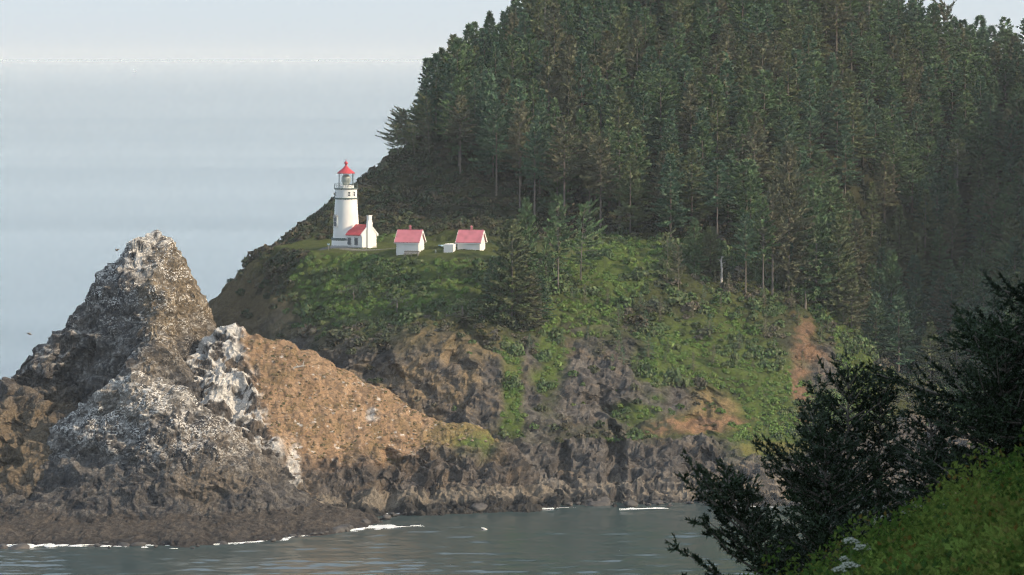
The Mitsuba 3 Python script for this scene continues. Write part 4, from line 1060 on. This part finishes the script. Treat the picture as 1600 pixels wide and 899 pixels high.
for _ in range(330):
    mx, my = r.uniform(1.5, 6.4), 21.5 + 15.5 * r.random()
    R_, nm = r.uniform(.22, .60), 300
    dd = unit(r.normal(0, 1, (nm, 3)))
    dd[:, 2] = np.abs(dd[:, 2])
    o = np.array([mx, my, float(near_z(mx, my)) + .25 + .25 * r.random()]) + dd * np.array([1, 1, .8]) * (R_ * (.8 + .45 * noise(dd * 2 + mx, 71)) * r.uniform(.85, 1.05, nm))[:, None]
    d = unit(dd * .4 + r.normal(0, .7, (nm, 3)) + [0, 0, .1])
    side = unit(np.cross(d, dd + [0, 0, .4] + r.normal(0, .35, (nm, 3))))
    t_ = np.array([(0.060, 0.112, 0.022), (0.120, 0.172, 0.040), (0.042, 0.082, 0.020), (0.150, 0.175, 0.045), (0.085, 0.135, 0.030)][r.integers(5)])
    v, f, c = leaves(o, d, side, r.uniform(.05, .10, nm), r.uniform(.028, .052, nm), .22, t_ * r.uniform(1.0, 2.1, (nm, 1)))
    UV.append(v); UF.append(f + k0); UC.append(c); k0 += len(v)
v, f, c = np.vstack(UV), np.vstack(UF), np.vstack(UC)
scene['undergrowth'] = mikit.ply((v, f), 'near_leaf_mat', False, color=c)
tag('undergrowth', 'leafy green shrubs filling the lower right foreground', 'shrubs', kind='stuff')


SV, SF, SC, k0 = [], [], [], 0
for _ in range(420):
    x_, y_ = r.uniform(1.6, 6.2), r.uniform(21, 36)
    b_ = np.array([x_, y_, float(near_z(x_, y_)) + .25])
    hh, m_ = r.uniform(.45, 1.0), 22
    lean_ = r.normal(0, .22, 2)
    t_ = np.repeat(np.linspace(.25, 1, m_ // 2), 2)
    o = b_ + np.stack([lean_[0] * t_ ** 2 * hh, lean_[1] * t_ ** 2 * hh, t_ * hh], -1)
    az = r.uniform(0, 6) + np.arange(m_) * PI + np.repeat(np.arange(m_ // 2) * 1.2, 2)
    d = unit(np.stack([np.cos(az), np.sin(az), .35 + .5 * t_], -1) + r.normal(0, .15, (m_, 3)))
    side = unit(np.cross(d, [0, 0, 1.0]) + r.normal(0, .2, (m_, 3)))
    tint = np.array([(0.075, 0.125, 0.026), (0.14, 0.185, 0.045), (0.17, 0.17, 0.05), (0.06, 0.11, 0.03)][r.integers(4)])
    v, f, c = leaves(o, d, side, r.uniform(.07, .12, m_) * (1.15 - .5 * t_), r.uniform(.03, .05, m_), .2, tint * r.uniform(.8, 1.2, (m_, 1)))
    SV.append(v); SF.append(f + k0); SC.append(c); k0 += len(v)
scene['shrub_shoots'] = mikit.ply((np.vstack(SV), np.vstack(SF)), 'near_leaf_mat', False, color=np.vstack(SC))
tag('shrub_shoots', 'upright leafy shoots rising out of the foreground shrubs', 'shrubs', kind='stuff')


def twiggy(seed, h, base, R, branches, shape=.5, ragged=.4, bark=.05, lean=0.0, flag=0.0, tw=.5, rise=.8, up=.25, tint=(0.024, 0.040, 0.017)):
    """A conifer seen from near: branches carry side twigs, twigs carry tufts of needles."""
    r = np.random.default_rng(seed)
    leanv = lambda z: np.stack([lean * (np.maximum(z, 0) / h) ** 1.4 * h, 0 * z, z], -1)
    O, D, S, LN, WD, CO, wood = [], [], [], [], [], [], []
    az = 0.0
    for i in range(branches):
        u = (i + r.random()) / branches
        zb, az = h * (base + (1 - base) * u), az + r.normal(2.4, .6)
        out = np.array([math.cos(az), math.sin(az), 0])
        ln = max(.12, R * (1.04 - u) ** shape * r.uniform(1 - ragged, 1 + ragged) * (1 + flag * (-out[0])))
        sl = -.1 + rise * u + r.normal(0, .14)
        n = max(3, int(ln / .11))
        sv = (np.arange(n) + .6) / n
        p0 = leanv(np.array([zb]))[0]
        P_ = p0 + np.outer(sv * ln, out)
        P_[:, 2] += sl * ln * sv + up * ln * sv ** 2
        P_ += r.normal(0, .015, P_.shape)
        wood.append(tube([p0, P_[n // 2], P_[-1]], [bark * .3, bark * .2, bark * .06], 4))
        tang = unit(out + np.array([0, 0, sl + .3]))
        side = np.array([-out[1], out[0], 0])
        col = np.array(tint) * r.uniform(.7, 1.35) * r.uniform(.93, 1.07, 3)
        for sg in (-1, 1, 0):
            O.append(P_)
            LN.append((tw * ln * (1 - .75 * sv) * r.uniform(.3, 1.0, n) * .6 + .10) if sg else np.full(n, .16))
            D.append(tang * r.uniform(.4, 1.0, (n, 1)) + side * (sg * r.uniform(.5, 1.1, (n, 1))) + np.stack([0 * sv, 0 * sv, r.normal(.12, .3, n)], -1))
            CO.append(np.repeat(col[None], n, 0))
    O, D, LN, CO = np.concatenate(O), unit(np.concatenate(D)), np.concatenate(LN), np.concatenate(CO)
    m = np.maximum(2, (LN / .042).astype(int)) * 5                        # needle tufts per twig
    k = np.repeat(np.arange(len(O)), m)
    q = O[k] + D[k] * (LN[k] * r.random(len(k)))[:, None]
    d = unit(D[k] + r.normal(0, .6, (len(k), 3)))
    O, D, S, LN, WD, CO = [q], [d], [unit(np.cross(d, r.normal(0, 1, d.shape)))], [r.uniform(.035, .08, len(k))], [r.uniform(.018, .032, len(k))], [CO[k] * r.uniform(.75, 1.25, (len(k), 1))]
    v, f = tris_to_mesh(*map(np.concatenate, (O, D, S, LN, WD)))
    tz = np.linspace(-1.5, h, 7)
    return cat([tube(leanv(tz), bark * np.linspace(1.3, .15, 7), 7)] + wood), (v, f, np.repeat(np.concatenate(CO), 3, 0))


def near_spruce(key, x, y, parts, label):
    V, F, C, k0, wood = [], [], [], 0, []
    z = float(near_z(x, y)) - .1
    for dx, kw in parts:
        t, (v, f, c) = twiggy(**kw)
        V.append(v + [x + dx, y, z]); F.append(f + k0); C.append(c); k0 += len(v)
        t.apply_translation((x + dx, y, z))
        wood.append(t)
    scene[key + '__trunk'] = mikit.ply(cat(wood), 'bark', True)
    scene[key + '__crown'] = mikit.ply((np.vstack(V), np.vstack(F)), 'leaf_mat', False, color=np.vstack(C))
    tag(key, label, 'tree')


def tall(px, py, x, y):
    return float(at(px, py, y)[2] - near_z(x, y)) + .1


x1, x2, x3, x4 = at(1325, 640, 46)[0], 8.3, at(1262, 850, 40)[0], at(1290, 760, 43)[0]
near_spruce('near_spruce', x1, 46, [(0, dict(seed=401, h=tall(1320, 598, x1, 46), base=.15, R=.78, branches=84, shape=.38, ragged=.45, bark=.05)), (.38, dict(seed=402, h=tall(1372, 604, x1, 46), base=.3, R=.46, branches=56, shape=.35, ragged=.45, bark=.04)), (-.42, dict(seed=409, h=tall(1262, 640, x1, 46), base=.3, R=.33, branches=40, shape=.4, ragged=.5, bark=.035))],
            'dark spruce with several ragged upright tips in the right foreground')
near_spruce('near_spruce_001', x2, 43, [(0, dict(seed=403, h=tall(1600, 330, x2, 43), base=.03, R=3.75, branches=300, shape=.62, ragged=.14, bark=.16, tw=.6, rise=.35, up=.10))], 'large nearly black spruce filling the right edge of the foreground')
near_spruce('near_spruce_002', x3, 40, [(0, dict(seed=404, h=tall(1085, 790, x3, 40) + .2, base=.12, R=.80, branches=76, shape=.5, ragged=.5, bark=.05, lean=-.35, flag=.3)), (.25, dict(seed=405, h=tall(1150, 830, x3, 40), base=.1, R=.75, branches=66, shape=.5, ragged=.4, bark=.05))], 'low dark spruce leaning left at the bottom of the foreground')
near_spruce('near_spruce_003', x4, 43, [(0, dict(seed=406, h=tall(1290, 690, x4, 43), base=.1, R=.95, branches=88, shape=.4, ragged=.4, bark=.05))], 'dark spruce between the leaning one and the ragged one')
near_spruce('near_spruce_004', at(1455, 650, 44)[0], 44, [(0, dict(seed=407, h=tall(1455, 640, at(1455, 650, 44)[0], 44), base=.08, R=.75, branches=60, shape=.45, ragged=.4, bark=.06))], 'dark spruce in front of the largest one, right of the ragged tips')


near_spruce('near_spruce_005', at(1570, 600, 42)[0], 42, [(0, dict(seed=408, h=tall(1570, 520, at(1570, 600, 42)[0], 42), base=.05, R=1.1, branches=90, shape=.45, ragged=.35, bark=.06))], 'dark spruce at the right edge just above the green shrubs')


# cow parsnip flowers
plain('green_stem', (0.10, 0.15, 0.05), .6)
plain('umbel_white', (0.38, 0.40, 0.33), .8, amount=.1, cell=.02)
for n, (px, py, Y, rad_, text) in enumerate([(1329, 844, 28.5, .085, 'white flat flower head, topmost of the foreground group'), (1347, 854, 28.7, .080, 'white flat flower head right of the topmost one'), (1328, 882, 28.0, .095, 'large white flower head at the bottom edge of the picture'), (1311, 889, 27.9, .07, 'small white flower head left of the large bottom one'), (1319, 872, 28.2, .05, 'half open white flower head in the middle of the group')]):
    p, rad_ = at(px, py, Y), rad_ * .75
    key = number('umbel_flower', n)
    base_ = np.array([p[0] + .05, p[1] + .1, float(near_z(p[0], p[1]))])
    scene[key + '__stem'] = mikit.ply(tube([base_, (base_ + p) / 2 + [.02, 0, 0], p - [0, 0, .05]], [.008, .007, .005], 6), 'green_stem', True)
    rr = np.random.default_rng(500 + n)
    heads, rays = [], []
    for k in range(22):
        a, q_ = k * 2.4, math.sqrt((k + .5) / 22)
        hp_ = p + np.array([math.cos(a) * q_ * rad_, math.sin(a) * q_ * rad_, .012 - .03 * q_ ** 2 + rr.normal(0, .003)])
        b_ = trimesh.creation.icosphere(subdivisions=1, radius=rad_ * .2)
        b_.vertices *= rr.uniform(.7, 1.2, (len(b_.vertices), 1)) * [1, 1, .5]
        b_.apply_translation(hp_)
        heads.append(b_)
        rays.append(tube([p - [0, 0, .05], hp_], [.002, .0015], 4))
    scene[key + '__flower_head'] = mikit.ply(cat(heads), 'umbel_white', False)
    scene[key + '__rays'] = mikit.ply(cat(rays), 'green_stem', False)
    tag(key, text, 'flower')
